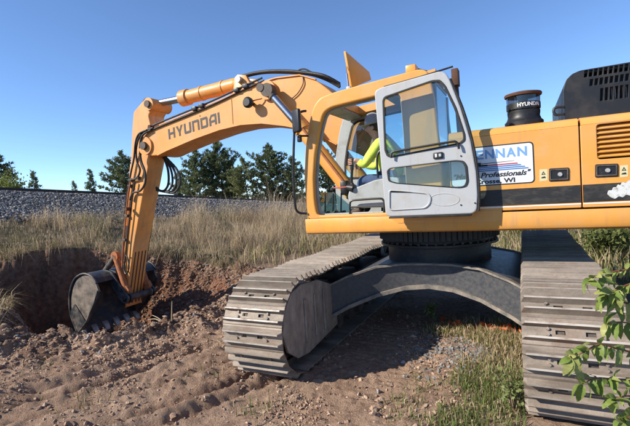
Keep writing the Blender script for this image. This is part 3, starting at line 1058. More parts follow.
gt = MB()
for k in range(72):
    a = 2 * PI * k / 72
    gt.box((0.79 * math.cos(a), 0.79 * math.sin(a), 1.33), (0.05, 0.035, 0.13), rot=Matrix.Rotation(0, 3, 'Z'))
gt.build('gear_teeth', 'grease', tn, kind='stuff')

# ------------------------------------------------------------------ upper body
FX = 1.36
REAR = -3.75
dk = MB()
dk.box(((FX - 0.08 + REAR) / 2, -0.03, 1.52), (FX - 0.08 - REAR, 2.72, 0.12), 0.01)
dk.box((0.4, -0.1, 1.44), (1.5, 1.6, 0.08), 0.01)
up = dk.build('upper_frame', 'frame_dark', EX, label='dark belly plates under the orange body')
si = MB()
sec = [(1.33, 1.645), (1.33, 1.46), (1.395, 1.452), (1.437, 1.47), (1.452, 1.51), (1.452, 1.645)]
si.loft([[(x_, y_, z_) for y_, z_ in sec] for x_ in (FX, REAR)])
sill = si.build('sill', 'orange_paint', EX, bevel=0.006, label='long orange sill along the foot of the body')
# shallow pressed step in the sill below the door
plate('step_recess', [round_poly([xz(392, 213, 1.45), xz(502, 210, 1.45), xz(502, 218, 1.45), xz(496, 222, 1.45), xz(398, 223, 1.45), xz(392, 219, 1.45)], 0.01)],
      1.4525, 1.457, 'orange_paint', sill, 0.001)
SEAM = -1.617
# inner block keeps the panels off the void
MB().box(((-0.42 + REAR) / 2, -0.05, 2.08), (REAR + 0.42, 2.70, 0.82), 0.02).build('engine_block', 'frame_dark', EX, label='dark machinery inside the body')
def side_panel(x0, x1, holes, label):
    p = plate('side_panel', [round_poly([(x0, 1.662), (x1, 1.662), (x1, 2.44), (x0, 2.44)], [0.012] * 4)] + holes, 1.405, 1.45, 'orange_paint', EX, 0.006, label=label)
    tb = MB()
    cs = [(1.449, 2.441), (1.443, 2.475), (1.420, 2.503), (1.38, 2.517), (0.0, 2.540), (0.0, 2.50), (1.36, 2.48), (1.40, 2.46), (1.405, 2.441)]
    tb.loft([[(x_, y_, z_) for y_, z_ in cs] for x_ in (x0 - 0.004, x1 + 0.004)])
    tb.build('top_edge', 'orange_paint', p, ang=50)
    return p
p1 = side_panel(-0.42, SEAM + 0.005, [], 'orange body panel carrying the white company sign')
LOUV = [xz(596, 114.5, 1.45), xz(640, 104, 1.45), xz(640, 157, 1.45), xz(597, 159, 1.45)]
lx0, lx1 = LOUV[0][0], -2.95
lz0, lz1 = 2.105, 2.43
p2 = side_panel(SEAM - 0.006, REAR, [round_poly([(lx0, lz0), (lx1, lz0), (lx1, lz1), (lx0, lz1)], 0.03)], 'orange body panel with air louvres')
for k in range(7):
    zz = lz0 + 0.028 + k * (lz1 - lz0 - 0.02) / 7
    lb = MB()
    lb.loft([[(x_, 1.442, zz - 0.012), (x_, 1.447, zz - 0.004), (x_, 1.395, zz + 0.030), (x_, 1.390, zz + 0.022)] for x_ in (lx0 + 0.002, lx1 - 0.002)])
    lb.build('louvre_slat', 'orange_paint', p2)
# counterweight behind, mostly out of the picture
cw = MB()
cw.loft([[(REAR - 0.02, y_, z_) for y_, z_ in ((-1.4, 1.45), (1.4, 1.45), (1.45, 1.6), (1.45, 2.5), (-1.45, 2.5))],
         [(REAR - 0.45, y_, z_) for y_, z_ in ((-1.2, 1.5), (1.2, 1.5), (1.25, 1.65), (1.2, 2.45), (-1.2, 2.45))]])
cw.build('counterweight', 'orange_paint', EX, bevel=0.03)
# stripes
plate('body_stripe', [[(-0.44, 1.712), (SEAM + 0.008, 1.712), (SEAM + 0.008, 1.878), (-0.44, 1.878)]], 1.4495, 1.4525, 'stripe_black', p1, 0)
plate('body_stripe', [[(SEAM - 0.009, 1.712), (REAR + 0.02, 1.712), (REAR + 0.02, 1.878), (SEAM - 0.009, 1.878)]], 1.4495, 1.4525, 'stripe_black', p2, 0)
plate('pinstripe', [[(-0.44, 1.692), (SEAM + 0.008, 1.692), (SEAM + 0.008, 1.704), (-0.44, 1.704)]], 1.4495, 1.4528, 'white_paint', p1, 0)
plate('pinstripe', [[(SEAM - 0.009, 1.692), (REAR + 0.02, 1.692), (REAR + 0.02, 1.704), (SEAM - 0.009, 1.704)]], 1.4495, 1.4528, 'white_paint', p2, 0)
blot = [xz(u, v, 1.453) for u, v in ((607, 194), (608.5, 190), (612, 190.5), (613, 187), (616, 187.5), (618, 184), (620, 185.5), (622, 182), (626, 183), (629, 180), (636, 179.5), (640, 183), (637, 188), (638, 192), (633, 193), (631, 196), (626, 194.5), (623, 197.5), (619, 196), (615, 199), (611, 197.5))]
plate('torn_decal', [round_poly(blot, 0.012, 3)], 1.4530, 1.4545, 'old_white', p2, 0, label='torn white remnant of a decal on the black stripe')
def latch(u0, v0, u1, v1, par, du):
    o = [xz(u0, v0, 1.45), xz(u1, v0 - 1, 1.45), xz(u1, v1 - 1, 1.45), xz(u0, v1, 1.45)]
    l_ = plate('latch', [round_poly(o, 0.012)], 1.4495, 1.459, 'black_plastic', par, 0.003)
    c = np.mean(np.array(o), 0)
    i_ = [tuple(c + (np.array(q) - c) * np.array([0.80, 0.66])) for q in o]
    plate('latch_rim', [round_poly([tuple(c + (np.array(q) - c) * np.array([0.92, 0.86])) for q in o], 0.008), round_poly(i_, 0.006)], 1.459, 1.467, 'steel_dark', l_, 0.002)
    MB().cyl((c[0] - 0.01, 1.456, c[1]), (c[0] - 0.01, 1.471, c[1]), 0.022, 0.018, 16).build('lock', 'tooth_steel', l_)
    o = [xz(du, v0 + 1, 1.45), xz(du + 8, v0 + 0.5, 1.45), xz(du + 8, v1 - 1, 1.45), xz(du, v1, 1.45)]
    dc = plate('warning_decal', [round_poly(o, 0.004)], 1.4495, 1.4512, 'decal_cream', par, 0)
    c = np.mean(np.array(o), 0)
    plate('decal_symbol', [[(c[0] - 0.018, c[1] + 0.004), (c[0] + 0.018, c[1] + 0.004), (c[0], c[1] + 0.038)], [(c[0] - 0.007, c[1] + 0.010), (c[0] + 0.007, c[1] + 0.010), (c[0], c[1] + 0.026)]],
          1.4512, 1.4524, 'letter_black', dc, 0)
    plate('decal_symbol', [[(c[0] - 0.02, c[1] - 0.03), (c[0] + 0.02, c[1] - 0.03), (c[0] + 0.016, c[1] - 0.018), (c[0] - 0.012, c[1] - 0.012)]], 1.4512, 1.4524, 'letter_black', dc, 0)
latch(549, 168.5, 569, 181.5, p1, 539.5)
latch(595, 164.5, 618, 177.5, p2, 620)
# company sign
sx0, sx1, sz0, sz1 = -0.428, -1.228, 1.925, 2.335
sg = plate('company_sign', [round_poly([(sx0, sz0), (sx1, sz0), (sx1, sz1), (sx0, sz1)], 0.045, 6)], 1.4495, 1.4515, 'letter_black', EX, 0,
           label='white company sign with blue name and red and blue stripes')
plate('sign_face', [round_poly([(sx0 - 0.012, sz0 + 0.012), (sx1 + 0.012, sz0 + 0.012), (sx1 + 0.012, sz1 - 0.012), (sx0 - 0.012, sz1 - 0.012)], 0.036, 6)], 1.4515, 1.4530, 'white_paint', sg, 0)
for k, ch_ in enumerate('BRENNAN'):
    text('sign_lettering', ch_, 'sign_pale_blue', sg, -0.478 - 0.1005 * k, 2.205, 1.4530, 0.125, bold=0.004, width=0.086)
text('sign_lettering', '"Marine Professionals"', 'letter_black', sg, -0.462, 2.012, 1.4530, 0.072, bold=0.0022, shear=0.3, width=0.735)
text('sign_lettering', 'La Crosse, WI', 'letter_black', sg, -0.580, 1.948, 1.4530, 0.062, bold=0.0022, width=0.470)
def bar(name, x0, x1, z0, z1, m, skew=0.0):
    plate(name, [[(x0, z0), (x1, z0), (x1 + skew, z1), (x0, z1)]], 1.4530, 1.4545, m, sg, 0)
bar('sign_red_bar', -0.72, -1.085, 2.128, 2.140, 'sign_red', 0.01)
bar('sign_blue_bar', -0.60, -1.115, 2.110, 2.122, 'sign_blue', 0.01)
bar('sign_blue_bar', -0.60, -1.150, 2.092, 2.103, 'sign_blue', 0.01)
bar('sign_blue_bar', -0.60, -1.180, 2.074, 2.085, 'sign_blue', 0.01)
bar('sign_barge', -0.60, -0.80, 2.126, 2.142, 'letter_black')
bar('sign_barge_cabin', -0.685, -0.735, 2.142, 2.168, 'letter_black')
bar('sign_barge_mast', -0.668, -0.675, 2.142, 2.188, 'letter_black')
plate('sign_boom_line', [[(-0.735, 2.150), (-1.05, 2.160), (-1.05, 2.163), (-0.735, 2.158)]], 1.4530, 1.4545, 'letter_black', sg, 0)

# black engine hood
HY = 0.90
hb = [xz(564, 118, HY), xz(563, 90, HY), xz(566, 80, HY), xz(572, 74, HY), xz(580, 70.5, HY), xz(630, 62, HY)]
hz = hb[-1][1]
hout = [(hb[0][0], 2.50)] + hb[1:5] + [(-2.13, hz), (-3.3, hz - 0.02), (-3.45, hz - 0.15), (-3.45, 2.50)]
holes = []
for r, (ua, va, hpx, wpx, gap) in enumerate(((584, 77.5, 6.2, 2.5, 1.4), (589.5, 86.0, 6.0, 2.5, 1.4), (600, 101, 11.5, 2.2, 1.6))):
    X0, Z0 = xz(ua, va, HY)
    ppm = 90.0
    w_, g_, h_ = wpx / ppm, gap / ppm, hpx / ppm
    x_ = X0
    while x_ > -3.2:
        holes.append([(x_, Z0), (x_ - w_, Z0), (x_ - w_ - 0.008, Z0 + h_), (x_ - 0.008, Z0 + h_)])
        x_ -= w_ + g_
hd = plate('engine_hood', [round_poly(hout, 0.02, 3)] + holes, HY - 0.03, HY, 'hood_black', EX, 0.004, label='black engine hood with rows of vent slots')
plate('hood_shell', [round_poly(hout, 0.02, 3), round_poly([(-1.60, 2.53), (-1.60, 2.92), (-1.75, hz - 0.04), (-3.2, hz - 0.06), (-3.38, 2.9), (-3.38, 2.53)], 0.02)], -0.9, HY - 0.031, 'hood_black', hd, 0.01)
fin = MB()
for k in range(40):
    fin.box((-1.98 - 0.03 * k, HY - 0.11, 2.78), (0.006, 0.10, 0.20))
fin.build('cooling_fins', 'tooth_steel', hd)
MB().box((-2.5, HY - 0.25, 2.78), (1.6, 0.12, 0.48)).build('hood_core', 'black_plastic', hd)
MB().tube([aty(564, 107, HY), aty(557, 107.5, HY), aty(554, 109, HY), aty(554, 113, HY), aty(557, 115, HY), aty(564, 114, HY)], 0.014, 8, 3).build('grab_loop', 'black_plastic', hd)
# air intake
c = aty(524, 124, 0.9)
ai = MB()
ai.lathe([(0.19, 2.50), (0.195, 2.60), (0.175, 2.62), (0.16, 2.66), (0.165, 2.70), (0.165, 2.72)], (c[0], 0.9, 0), (0, 0, 1), 32)
air = ai.build('air_intake', 'black_plastic', EX, label='black air intake with a smoky bowl and rusty cap')
MB().lathe([(0.155, 2.72), (0.165, 2.73), (0.17, 2.87), (0.15, 2.875)], (c[0], 0.9, 0), (0, 0, 1), 32).build('bowl', 'glass_smoky', air)
MB().lathe([(0.045, 2.70), (0.05, 2.88)], (c[0], 0.9, 0), (0, 0, 1), 16).build('core_tube', 'black_plastic', air)
bd = MB()
bd.lathe([(0.168, 2.735), (0.171, 2.737), (0.171, 2.80), (0.168, 2.802)], (c[0], 0.9, 0), (0, 0, 1), 32)
bd.build('bowl_band', 'black_plastic', air)
MB().lathe([(0.15, 2.875), (0.185, 2.88), (0.19, 2.90), (0.185, 2.91), (0.12, 2.925), (0.05, 2.935)], (c[0], 0.9, 0), (0, 0, 1), 32).build('cap', 'rust', air)
# lettering bent round the bowl
def ring_text(s, size, z, a0, m, par):
    cu = bpy.data.curves.new('tmp', 'FONT')
    cu.body, cu.size, cu.extrude, cu.offset = s, size, 0.001, 0.0015
    me = eval_mesh(bpy.data.objects.new('tmp', cu))
    bpy.data.curves.remove(cu)
    for v in me.vertices:
        a = a0 + v.co.x / 0.173
        r = 0.173 + v.co.z
        v.co = (c[0] + r * math.cos(a), 0.9 + r * math.sin(a), z + v.co.y)
    return link('bowl_lettering', me, m, par)
vdir = math.atan2(CAM[1] - 0.9, CAM[0] - c[0])
ring_text('HYUNDAI', 0.055, 2.752, vdir - 0.35, 'white_paint', air)
# small parts on the deck behind the cab
bq = aty(455.5, 78, 0.75)
MB().box(bq, (0.08, 0.14, 0.20), 0.01).build('bracket', 'rust', EX)
MB().tube([bq + np.array([0, 0, -0.08]), (bq[0] - 0.02, 0.75, 2.5)], 0.03, 8, 0).build('bracket_post', 'rust', EX)

# ------------------------------------------------------------------ cab
CY0, CY1 = 0.42, 1.45
cab = empty('cab', (0.5, 0.93, 1.64), EX, label='orange operator cab with open door')
cab.location = (0, 0, 0)
outer_px = [(308, 219.5), (305.5, 200), (304, 176), (305, 150), (309, 122), (313.5, 106), (320, 97.5), (334, 92), (372, 81.5), (420, 68.5), (428, 71), (433, 90), (440, 150), (444, 215.5)]
hole_px = [(316.5, 215.5), (314, 200), (313, 178), (314.5, 155), (319, 128), (323, 113), (330, 107.5), (345, 103.5), (394, 91.5), (400, 95), (403, 130), (407, 200), (406, 212)]
outer = [xz(u, v, CY1) for u, v in outer_px]
hole = [xz(u, v, CY1) for u, v in hole_px]
plate('side_frame', [round_poly(outer, 0.05, 3), round_poly(hole, 0.06, 3)], CY1 - 0.085, CY1, 'orange_paint', cab, 0.016)
def shrink(o, dx0, dx1, dz0, dz1):
    """inset an outline"""
    a = np.array(o)
    lo, hi = a.min(0), a.max(0)
    t = (a - lo) / (hi - lo)
    nlo, nhi = lo + np.array([dx0, dz0]), hi - np.array([dx1, dz1])
    return [tuple(q) for q in nlo + t * (nhi - nlo)]
# inner grey lining of the near side
plate('side_lining', [round_poly(shrink(outer, .05, .05, .03, .06), 0.05, 3), round_poly(shrink(hole, .022, .022, .015, .02), 0.06, 3)], CY1 - 0.125, CY1 - 0.086, 'interior_grey', cab, 0.006)
# far side with its window
fo = outer
fh = shrink(hole, -0.02, 0.04, 0.42, 0.02)
fh = [xz(u, v, CY1) for u, v in ((316, 178), (315.5, 160), (318, 140), (323.5, 116), (329, 111), (345, 107), (394, 95), (400, 98), (404, 150), (405, 174))]
fw_ = plate('far_side_frame', [round_poly(fo, 0.05, 3), round_poly(fh, 0.06, 3)], CY0, CY0 + 0.06, 'interior_grey', cab, 0.010)
plate('far_window_pane', [round_poly(shrink(fh, -.01, -.01, -.01, -.01), 0.05, 3)], CY0 + 0.026, CY0 + 0.032, 'glass', cab, 0)
plate('window_seal', [round_poly(shrink(fh, -.012, -.012, -.012, -.012), 0.05, 3), round_poly(shrink(fh, .018, .018, .018, .018), 0.05, 3)], CY0 + 0.055, CY0 + 0.068, 'rubber', cab, 0.003)
# roof, with the hatch opening in its front half
tz = lambda X: np.interp(X, [-0.30, 0.36, 1.05], [3.235, 3.165, 3.10])
def roof_piece(mb, x0, x1, y0, y1, t=0.10, up_=0.0):
    n = 6
    rings = []
    for i in range(n):
        x_ = x0 + (x1 - x0) * i / (n - 1)
        z_ = tz(x_) + up_
        drop = 0.05 * max(0, (x_ - 0.95) / 0.13) ** 2
        rings.append([(x_, y0, z_ - t), (x_, y1, z_ - t), (x_, y1, z_ - drop), (x_, y0, z_ - drop)])
    mb.loft(rings)
rb = MB()
roof_piece(rb, -0.31, 0.32, CY0 + 0.06, CY1 - 0.086)
roof_piece(rb, 0.86, 1.08, CY0 + 0.06, CY1 - 0.086)
roof_piece(rb, 0.32, 0.86, CY0 + 0.06, 0.62)
roof_piece(rb, 0.32, 0.86, 1.22, CY1 - 0.086)
roof = rb.build('roof', 'orange_paint', cab)
lb = MB()
roof_piece(lb, -0.29, 0.31, CY0 + 0.07, CY1 - 0.13, 0.03, -0.104)
lb.build('roof_lining', 'interior_grey', roof)
lb = MB()
roof_piece(lb, 0.87, 1.06, CY0 + 0.07, CY1 - 0.13, 0.03, -0.104)
lb.build('roof_lining', 'interior_grey', roof)
hn = np.array([-0.80, 0.56, -0.22]); hn /= np.linalg.norm(hn)
hp0 = aty(351, 84, 0.80)
def on_plane(u, v):
    d_ = ray(u, v)
    return CAM + d_ * ((hp0 - CAM) @ hn) / (d_ @ hn)
hq = [on_plane(u, v) for u, v in ((345.5, 51), (369.5, 72), (371.5, 80), (352, 88))]
hm_ = MB()
hm_.loft([[Vector(q) for q in hq], [Vector(q - hn * 0.05) for q in hq]])
hp = hm_.build('roof_hatch', 'orange_paint', roof, bevel=0.006, label='roof hatch standing open above the cab')
q0, q1 = aty(348.5, 87, 0.95), aty(347, 74, 0.90)
MB().cyl(q0, q1, 0.012, n=10).cyl(q1, q1 + (q1 - q0) * 0.6, 0.006, n=8).build('gas_strut', 'chrome', hp)
MB().box(aty(349, 89, 0.95), (0.06, 0.06, 0.06), 0.01).build('strut_foot', 'cab_grey', hp)
kb = aty(412, 70, 1.0)
MB().box(kb, (0.12, 0.16, 0.09), 0.012).build('roof_lamp_base', 'orange_paint', roof)
gt_ = [aty(384, 87, CY1 + 0.03), aty(420, 77, CY1 + 0.03), aty(453, 66.5, CY1 + 0.03)]
MB().tube(gt_, 0.010, 8, 0).build('rain_gutter', 'black_plastic', roof)
MB().tube([aty(418, 69, 1.0), aty(424, 70.5, 1.0), aty(431, 72, 0.95)], 0.008, 6, 3).build('cable', 'rubber', roof)
# floor, back wall, front cross members
MB().box((0.52, 0.93, 1.625), (1.62, 0.98, 0.05), 0.005).build('floor', 'black_plastic', cab)
bw = MB()
bw.box((-0.30, 0.93, 1.98), (0.05, 0.92, 0.66), 0.01)
bw.box((-0.28, 0.50, 2.68), (0.05, 0.07, 0.80), 0.01)
bw.box((-0.28, 1.33, 2.68), (0.05, 0.07, 0.80), 0.01)
bw.build('back_wall', 'interior_grey', cab)
MB().box((-0.29, 0.915, 2.70), (0.008, 0.76, 0.76)).build('rear_window_pane', 'glass', cab)
fc = MB()
fc.box((1.325, 0.93, 1.665), (0.05, 0.94, 0.05), 0.01)
fc.build('front_sill', 'orange_paint', cab)
fh_ = MB()
fh_.box((1.05, 0.93, 3.02), (0.05, 0.93, 0.06), 0.01)
fh_.build('front_header', 'interior_grey', cab)
g0 = [xz(u, v, CY1) for u, v in ((309, 213), (307, 193))]
gb = MB()
gb.loft([[(1.325, y_, 1.69), (1.331, y_, 1.69), (1.362, y_, 1.97), (1.356, y_, 1.97)] for y_ in (CY0 + 0.065, CY1 - 0.09)])
gb.build('lower_windscreen', 'glass_front', cab)
# mirror and handrail at the front pillar
hr = MB()
hr.tube([aty(306, 111, 1.47), aty(301, 112, 1.53), aty(296, 117, 1.56), aty(294, 140, 1.56), aty(293.5, 175, 1.55), aty(295, 203, 1.53), aty(298, 212, 1.5), aty(307, 213.5, 1.46)], 0.015, 8, 4)
hr.build('handrail', 'black_plastic', cab)
mi = MB()
mm = aty(296.5, 121, 1.60)
mrot = Matrix.Rotation(math.radians(62), 3, 'Z')
mi.box(mm, (0.05, 0.15, 0.28), 0.022, rot=mrot, seg=3)
mir = mi.build('mirror', 'black_plastic', cab)
MB().box(Vector(mm) + mrot @ Vector((-0.024, 0, 0)), (0.006, 0.12, 0.24), 0.002, rot=mrot).build('mirror_glass', 'chrome', cab)
MB().tube([aty(298, 137, 1.56), aty(301, 136, 1.52), aty(308, 136, 1.46)], 0.012, 8, 3).build('mirror_bracket', 'black_plastic', cab)
MB().box(aty(299.5, 138.5, 1.53), (0.05, 0.05, 0.09), 0.01).build('bracket_clamp', 'black_plastic', cab)
# seat, consoles, levers
se = MB()
se.box((0.32, 0.95, 1.93), (0.48, 0.46, 0.13), 0.04, seg=3)
se.box((0.30, 0.95, 1.75), (0.34, 0.34, 0.20), 0.02)
se.box((0.07, 0.95, 2.28), (0.13, 0.44, 0.64), 0.05, rot=None, seg=3)
se.build('seat', 'seat_cloth', cab)
co = [xz(u, v, 1.25) for u, v in ((352, 208), (349, 197), (350.5, 190), (361, 186), (376, 180), (392, 177), (400, 178), (402, 207))]
plate('console', [round_poly(co, 0.03)], 1.16, 1.30, 'interior_grey', cab, 0.015)
MB().tube([aty(u, v, 1.37) for u, v in ((350, 216), (350, 204), (351.5, 201), (356, 200), (379, 198.5), (383, 200), (384, 203), (384, 216))], 0.013, 8, 3).build('foot_guard', 'black_plastic', cab)
MB().tube([aty(u, v, 1.37) for u, v in ((350, 207), (384, 206))], 0.009, 8, 0).build('foot_guard_bar', 'black_plastic', cab)
MB().tube([aty(u, v, 1.22) for u, v in ((352, 186), (351.5, 178), (352, 170))], 0.018, 8, 2).tube([aty(u, v, 1.22) for u, v in ((352, 170), (351.5, 163), (350.5, 158))], 0.023, 10, 2).build('joystick', 'black_plastic', cab)
MB().tube([aty(u, v, 1.22) for u, v in ((353, 190), (352, 183))], 0.045, 12, 0, r2=0.02).build('joystick_boot', 'rubber', cab)
MB().tube([aty(u, v, 1.30) for u, v in ((333, 188), (341, 187.5), (347, 187))], 0.008, 8, 0).build('safety_lever', 'red_plastic', cab)
kk = aty(349.5, 187, 1.30)
MB().cyl(kk + np.array([0.03, 0, 0]), kk - np.array([0.05, 0, 0.02]), 0.035, 0.05, 12).build('lever_pivot', 'black_plastic', cab)
pd = MB()
for u in (325, 333, 341):
    q = aty(u, 212, 1.1)
    pd.box((q[0], q[1], 1.69), (0.12, 0.09, 0.03), 0.008, rot=Matrix.Rotation(0.4, 3, 'Y'))
    pd.cyl((q[0], q[1], 1.70), (q[0] - 0.02, q[1], 1.95), 0.01, n=8)
pd.build('pedals', 'black_plastic', cab)
mn = MB()
q = aty(345, 182, 0.6)
mn.box((q[0], 0.60, 2.02), (0.10, 0.16, 0.20), 0.02)
mn.build('monitor', 'black_plastic', cab)
ar = MB()
ar.tube([aty(u, v, 1.22) for u, v in ((378, 178), (377, 160), (379, 152), (384, 150), (390, 152))], 0.014, 8, 3)
ar.build('armrest_loop', 'black_plastic', cab)

# ------------------------------------------------------------------ door, swung right back along the body
DY = 1.62
dpx = [(375, 94), (376.5, 90.5), (381, 88), (440, 71.5), (446, 73), (450, 80), (461, 108), (471, 141), (476.5, 172), (478, 195), (477, 210), (473, 213.5), (390, 216.5), (386, 214.5)]
dout = [xz(u, v, DY) for u, v in dpx]
w1 = [xz(u, v, DY) for u, v in ((384, 101), (386, 97.5), (432, 82), (440, 81.5), (445, 87), (455, 108), (464, 134), (464.5, 140), (460, 143.5), (394, 156.5), (388.5, 156), (386, 150))]
w2 = [xz(u, v, DY) for u, v in ((388.5, 171), (391, 168.5), (455, 161), (463, 161.5), (466, 166), (467.5, 181), (465.5, 186), (459, 187.5), (397, 183), (390, 181))]
door = plate('cab_door', [round_poly(dout, 0.03, 3), round_poly(w1, 0.02, 3), round_poly(w2, 0.02, 3)], DY - 0.028, DY + 0.022, 'cab_grey', EX, 0.012, label='grey cab door swung open against the body')
def grow(o, k):
    a = np.array(o)
    c_ = a.mean(0)
    v = a - c_
    l = np.linalg.norm(v, axis=1, keepdims=True)
    return [tuple(q) for q in c_ + v * (1 + k / l)]
for w in (w1, w2):
    plate('window_seal', [round_poly(grow(w, 0.014), 0.02, 3), round_poly(grow(w, -0.010), 0.02, 3)], DY + 0.018, DY + 0.031, 'rubber', door, 0.004)
    plate('window_pane', [round_poly(grow(w, 0.006), 0.02, 3)], DY - 0.004, DY + 0.002, 'glass_teal', door, 0)
bead = [xz(u, v, DY) for u, v in ((389, 190), (420, 191.5), (429, 193), (432, 197), (431, 204), (426, 208.5), (392, 210.5), (389, 209))]
plate('pressed_panel', [round_poly(bead, 0.03, 3), round_poly(grow(bead, -0.022), 0.03, 3)], DY + 0.020, DY + 0.034, 'cab_grey', door, 0.006)
ov = [xz(445 + 15 * math.cos(a), 199.5 + 6.5 * math.sin(a), DY) for a in np.linspace(0, 2 * PI, 20, endpoint=False)]
plate('pressed_oval', [ov, grow(ov, -0.008)], DY + 0.020, DY + 0.0255, 'cab_grey', door, 0.002)
edge = MB()
edge.tube([aty(u, v, DY + 0.0) for u, v in ((450, 79), (462, 107), (472, 140), (477.5, 171), (479.2, 195), (478.4, 211))], 0.014, 8, 3)
edge.build('edge_seal', 'rubber', door)
MB().box((dout[12][0] - 0.42, DY - 0.01, dout[12][1] - 0.012), (0.86, 0.05, 0.022), 0.004).build('bottom_seal', 'rubber', door)
lt = aty(438, 155.5, DY + 0.03)
lh = MB()
lh.box(lt, (0.10, 0.022, 0.065), 0.008)
lh = lh.build('door_latch', 'black_plastic', door)
MB().box(lt + np.array([0.018, 0.012, 0]), (0.02, 0.006, 0.036), 0.002).build('latch_button', 'white_paint', lh)
MB().box(lt + np.array([-0.022, 0.012, 0]), (0.025, 0.006, 0.030), 0.002).build('latch_button', 'cab_grey', lh)
MB().tube([aty(u, v, DY + 0.06) for u, v in ((391, 158), (391.5, 154), (395, 151.5), (420, 147), (450, 142), (456, 142), (458, 145), (459, 149))], 0.012, 8, 3).build('grab_handle', 'black_plastic', door)
for u, v in ((461, 156), (475, 203), (461, 205)):
    q = aty(u, v, DY + 0.022)
    MB().cyl(q, q + np.array([0, 0.006, 0]), 0.008, n=10).build('screw', 'black_plastic', door)
hg = MB()
for u, v in ((449, 84), (476, 168)):
    q = aty(u, v, DY)
    hg.box((q[0] + 0.03, DY - 0.09, q[2]), (0.06, 0.14, 0.08), 0.01)
hg.build('hinge', 'cab_grey', door)

# ------------------------------------------------------------------ boom
BY = 0.30
bpx_top = [(143.5, 152), (141.5, 145), (143, 137), (149, 130), (160, 125.5), (205, 107), (225, 98.5), (240, 91.5), (258, 84), (276, 78.5), (300, 75.5), (316, 80), (328, 89), (345, 104), (380, 134), (408, 165)]
bpx_bot = [(412, 180), (400, 189), (385, 171), (363, 156), (337, 145), (316, 134), (300, 129), (285, 126), (262, 123.5), (241, 125), (220, 130), (195, 139), (168, 150.5), (158, 155.5), (149, 156)]
bo_ = [xz(u, v, BY) for u, v in bpx_top + bpx_bot]
boom = plate('boom', [round_poly(bo_, 0.08, 3)], -BY, BY, 'orange_boom', EX, 0.016, label='orange boom arching over to the dipper arm')
for o_, nm in ((bpx_bot[4:14], 'flange'), (bpx_top[4:12], 'flange')):
    fb = MB()
    pts = [xz(u, v, BY) for u, v in o_]
    for sg_ in (1,):
        fb.loft([[(x_, sg_ * (BY - 0.02), z_ - 0.004), (x_, sg_ * (BY + 0.022), z_ - 0.004), (x_, sg_ * (BY + 0.022), z_ + 0.014), (x_, sg_ * (BY - 0.02), z_ + 0.014)] for x_, z_ in pts])
    fb.build(nm, 'orange_boom', boom, ang=30)
def on_boom(u, v, y_):
    x_, z_ = xz(u, v, BY)
    return Vector((x_, y_, z_))
t0, t1 = on_boom(169, 139.5, BY), on_boom(222.5, 122.3, BY)
ang = math.atan2(t1.z - t0.z, t0.x - t1.x)
T = 0.24
GLY = {
 'H': [[(0, 0), (T, 0), (T, .39), (1 - T, .39), (1 - T, 0), (1, 0), (1, 1), (1 - T, 1), (1 - T, .61), (T, .61), (T, 1), (0, 1)]],
 'Y': [[(.38, 0), (.62, 0), (.62, .36), (1, 1), (.73, 1), (.5, .58), (.27, 1), (0, 1), (.38, .36)]],
 'U': [[(.1, 0), (.9, 0), (1, .12), (1, 1), (1 - T, 1), (1 - T, .22), (T, .22), (T, 1), (0, 1), (0, .12)]],
 'N': [[(0, 0), (T, 0), (T, .78), (1 - T, .78), (1 - T, 0), (1, 0), (1, .88), (.9, 1), (0, 1)]],
 'D': [[(0, 0), (.88, 0), (1, .14), (1, .86), (.88, 1), (0, 1)], [(T, .22), (1 - T, .22), (1 - T, .78), (T, .78)]],
 'A': [[(0, 0), (T, 0), (T, .26), (1 - T, .26), (1 - T, 0), (1, 0), (1, 1), (.30, 1), (0, .62)], [(T, .46), (1 - T, .46), (1 - T, .80), (.36, .80), (T, .62)]],
 'I': [[(0, 0), (T, 0), (T, 1), (0, 1)]]}
adv, wd_, hgt = (t1 - t0).length / 6.46, (t1 - t0).length / 6.46 * 0.84, 0.185
for k, ch_ in enumerate('HYUNDAI'):
    out_ = []
    for o_ in GLY[ch_]:
        pts = []
        for gx_, gz_ in o_:
            a_, b_ = k * adv + gx_ * wd_, gz_ * hgt
            pts.append((t0.x - a_ * math.cos(ang) + b_ * math.sin(ang) * 0.3, t0.z + a_ * math.sin(ang) + b_))
        out_.append(pts)
    plate('boom_letter', out_, BY + 0.0005, BY + 0.0035, 'letter_dark', boom, 0)
q = on_boom(268.6, 90.7, BY)
MB().cyl((q.x, -BY - 0.26, q.z), (q.x, BY + 0.26, q.z), 0.065, n=24).build('cylinder_pin', 'steel_dark', boom)
bs = MB()
bs.cyl((q.x, -BY - 0.06, q.z), (q.x, BY + 0.06, q.z), 0.15, n=28)
bs.build('pin_boss', 'orange_boom', boom)
q = on_boom(253, 104, BY)
kn = MB()
kn.cyl((q.x, BY, q.z), (q.x, BY + 0.10, q.z), 0.03, n=12)
kn.lathe([(0.05, 0.10), (0.085, 0.11), (0.09, 0.16), (0.06, 0.19)], (q.x, BY, q.z), (0, 1, 0), 16)
kn.build('work_lamp', 'black_plastic', boom)
MB().tube([(q.x, BY + 0.11, q.z), tuple(on_boom(258, 101, BY + 0.08)), tuple(on_boom(263, 99, BY + 0.04)), tuple(on_boom(264, 95, BY + 0.02))], 0.010, 6, 4).build('lamp_bracket', 'rust_orange', boom)
pc = on_boom(146, 146, BY)
pb = MB()
pb.cyl((pc.x, -BY - 0.035, pc.z), (pc.x, BY + 0.035, pc.z), 0.17, n=28)
pb.build('joint_boss', 'orange_boom', boom)
MB().cyl((pc.x, -BY - 0.09, pc.z), (pc.x, BY + 0.09, pc.z), 0.075, n=20).build('joint_pin', 'steel_dark', boom)
wl = MB()
a_, b_ = on_boom(231.5, 99, BY + 0.003), on_boom(233, 124, BY + 0.003)
wl.tube([a_, b_], 0.005, 6, 0)
wl.build('weld_seam', 'orange_boom', boom)
MB().box(on_boom(200, 116, BY + 0.002), (0.02, 0.004, 0.02)).build('small_decal', 'letter_dark', boom)
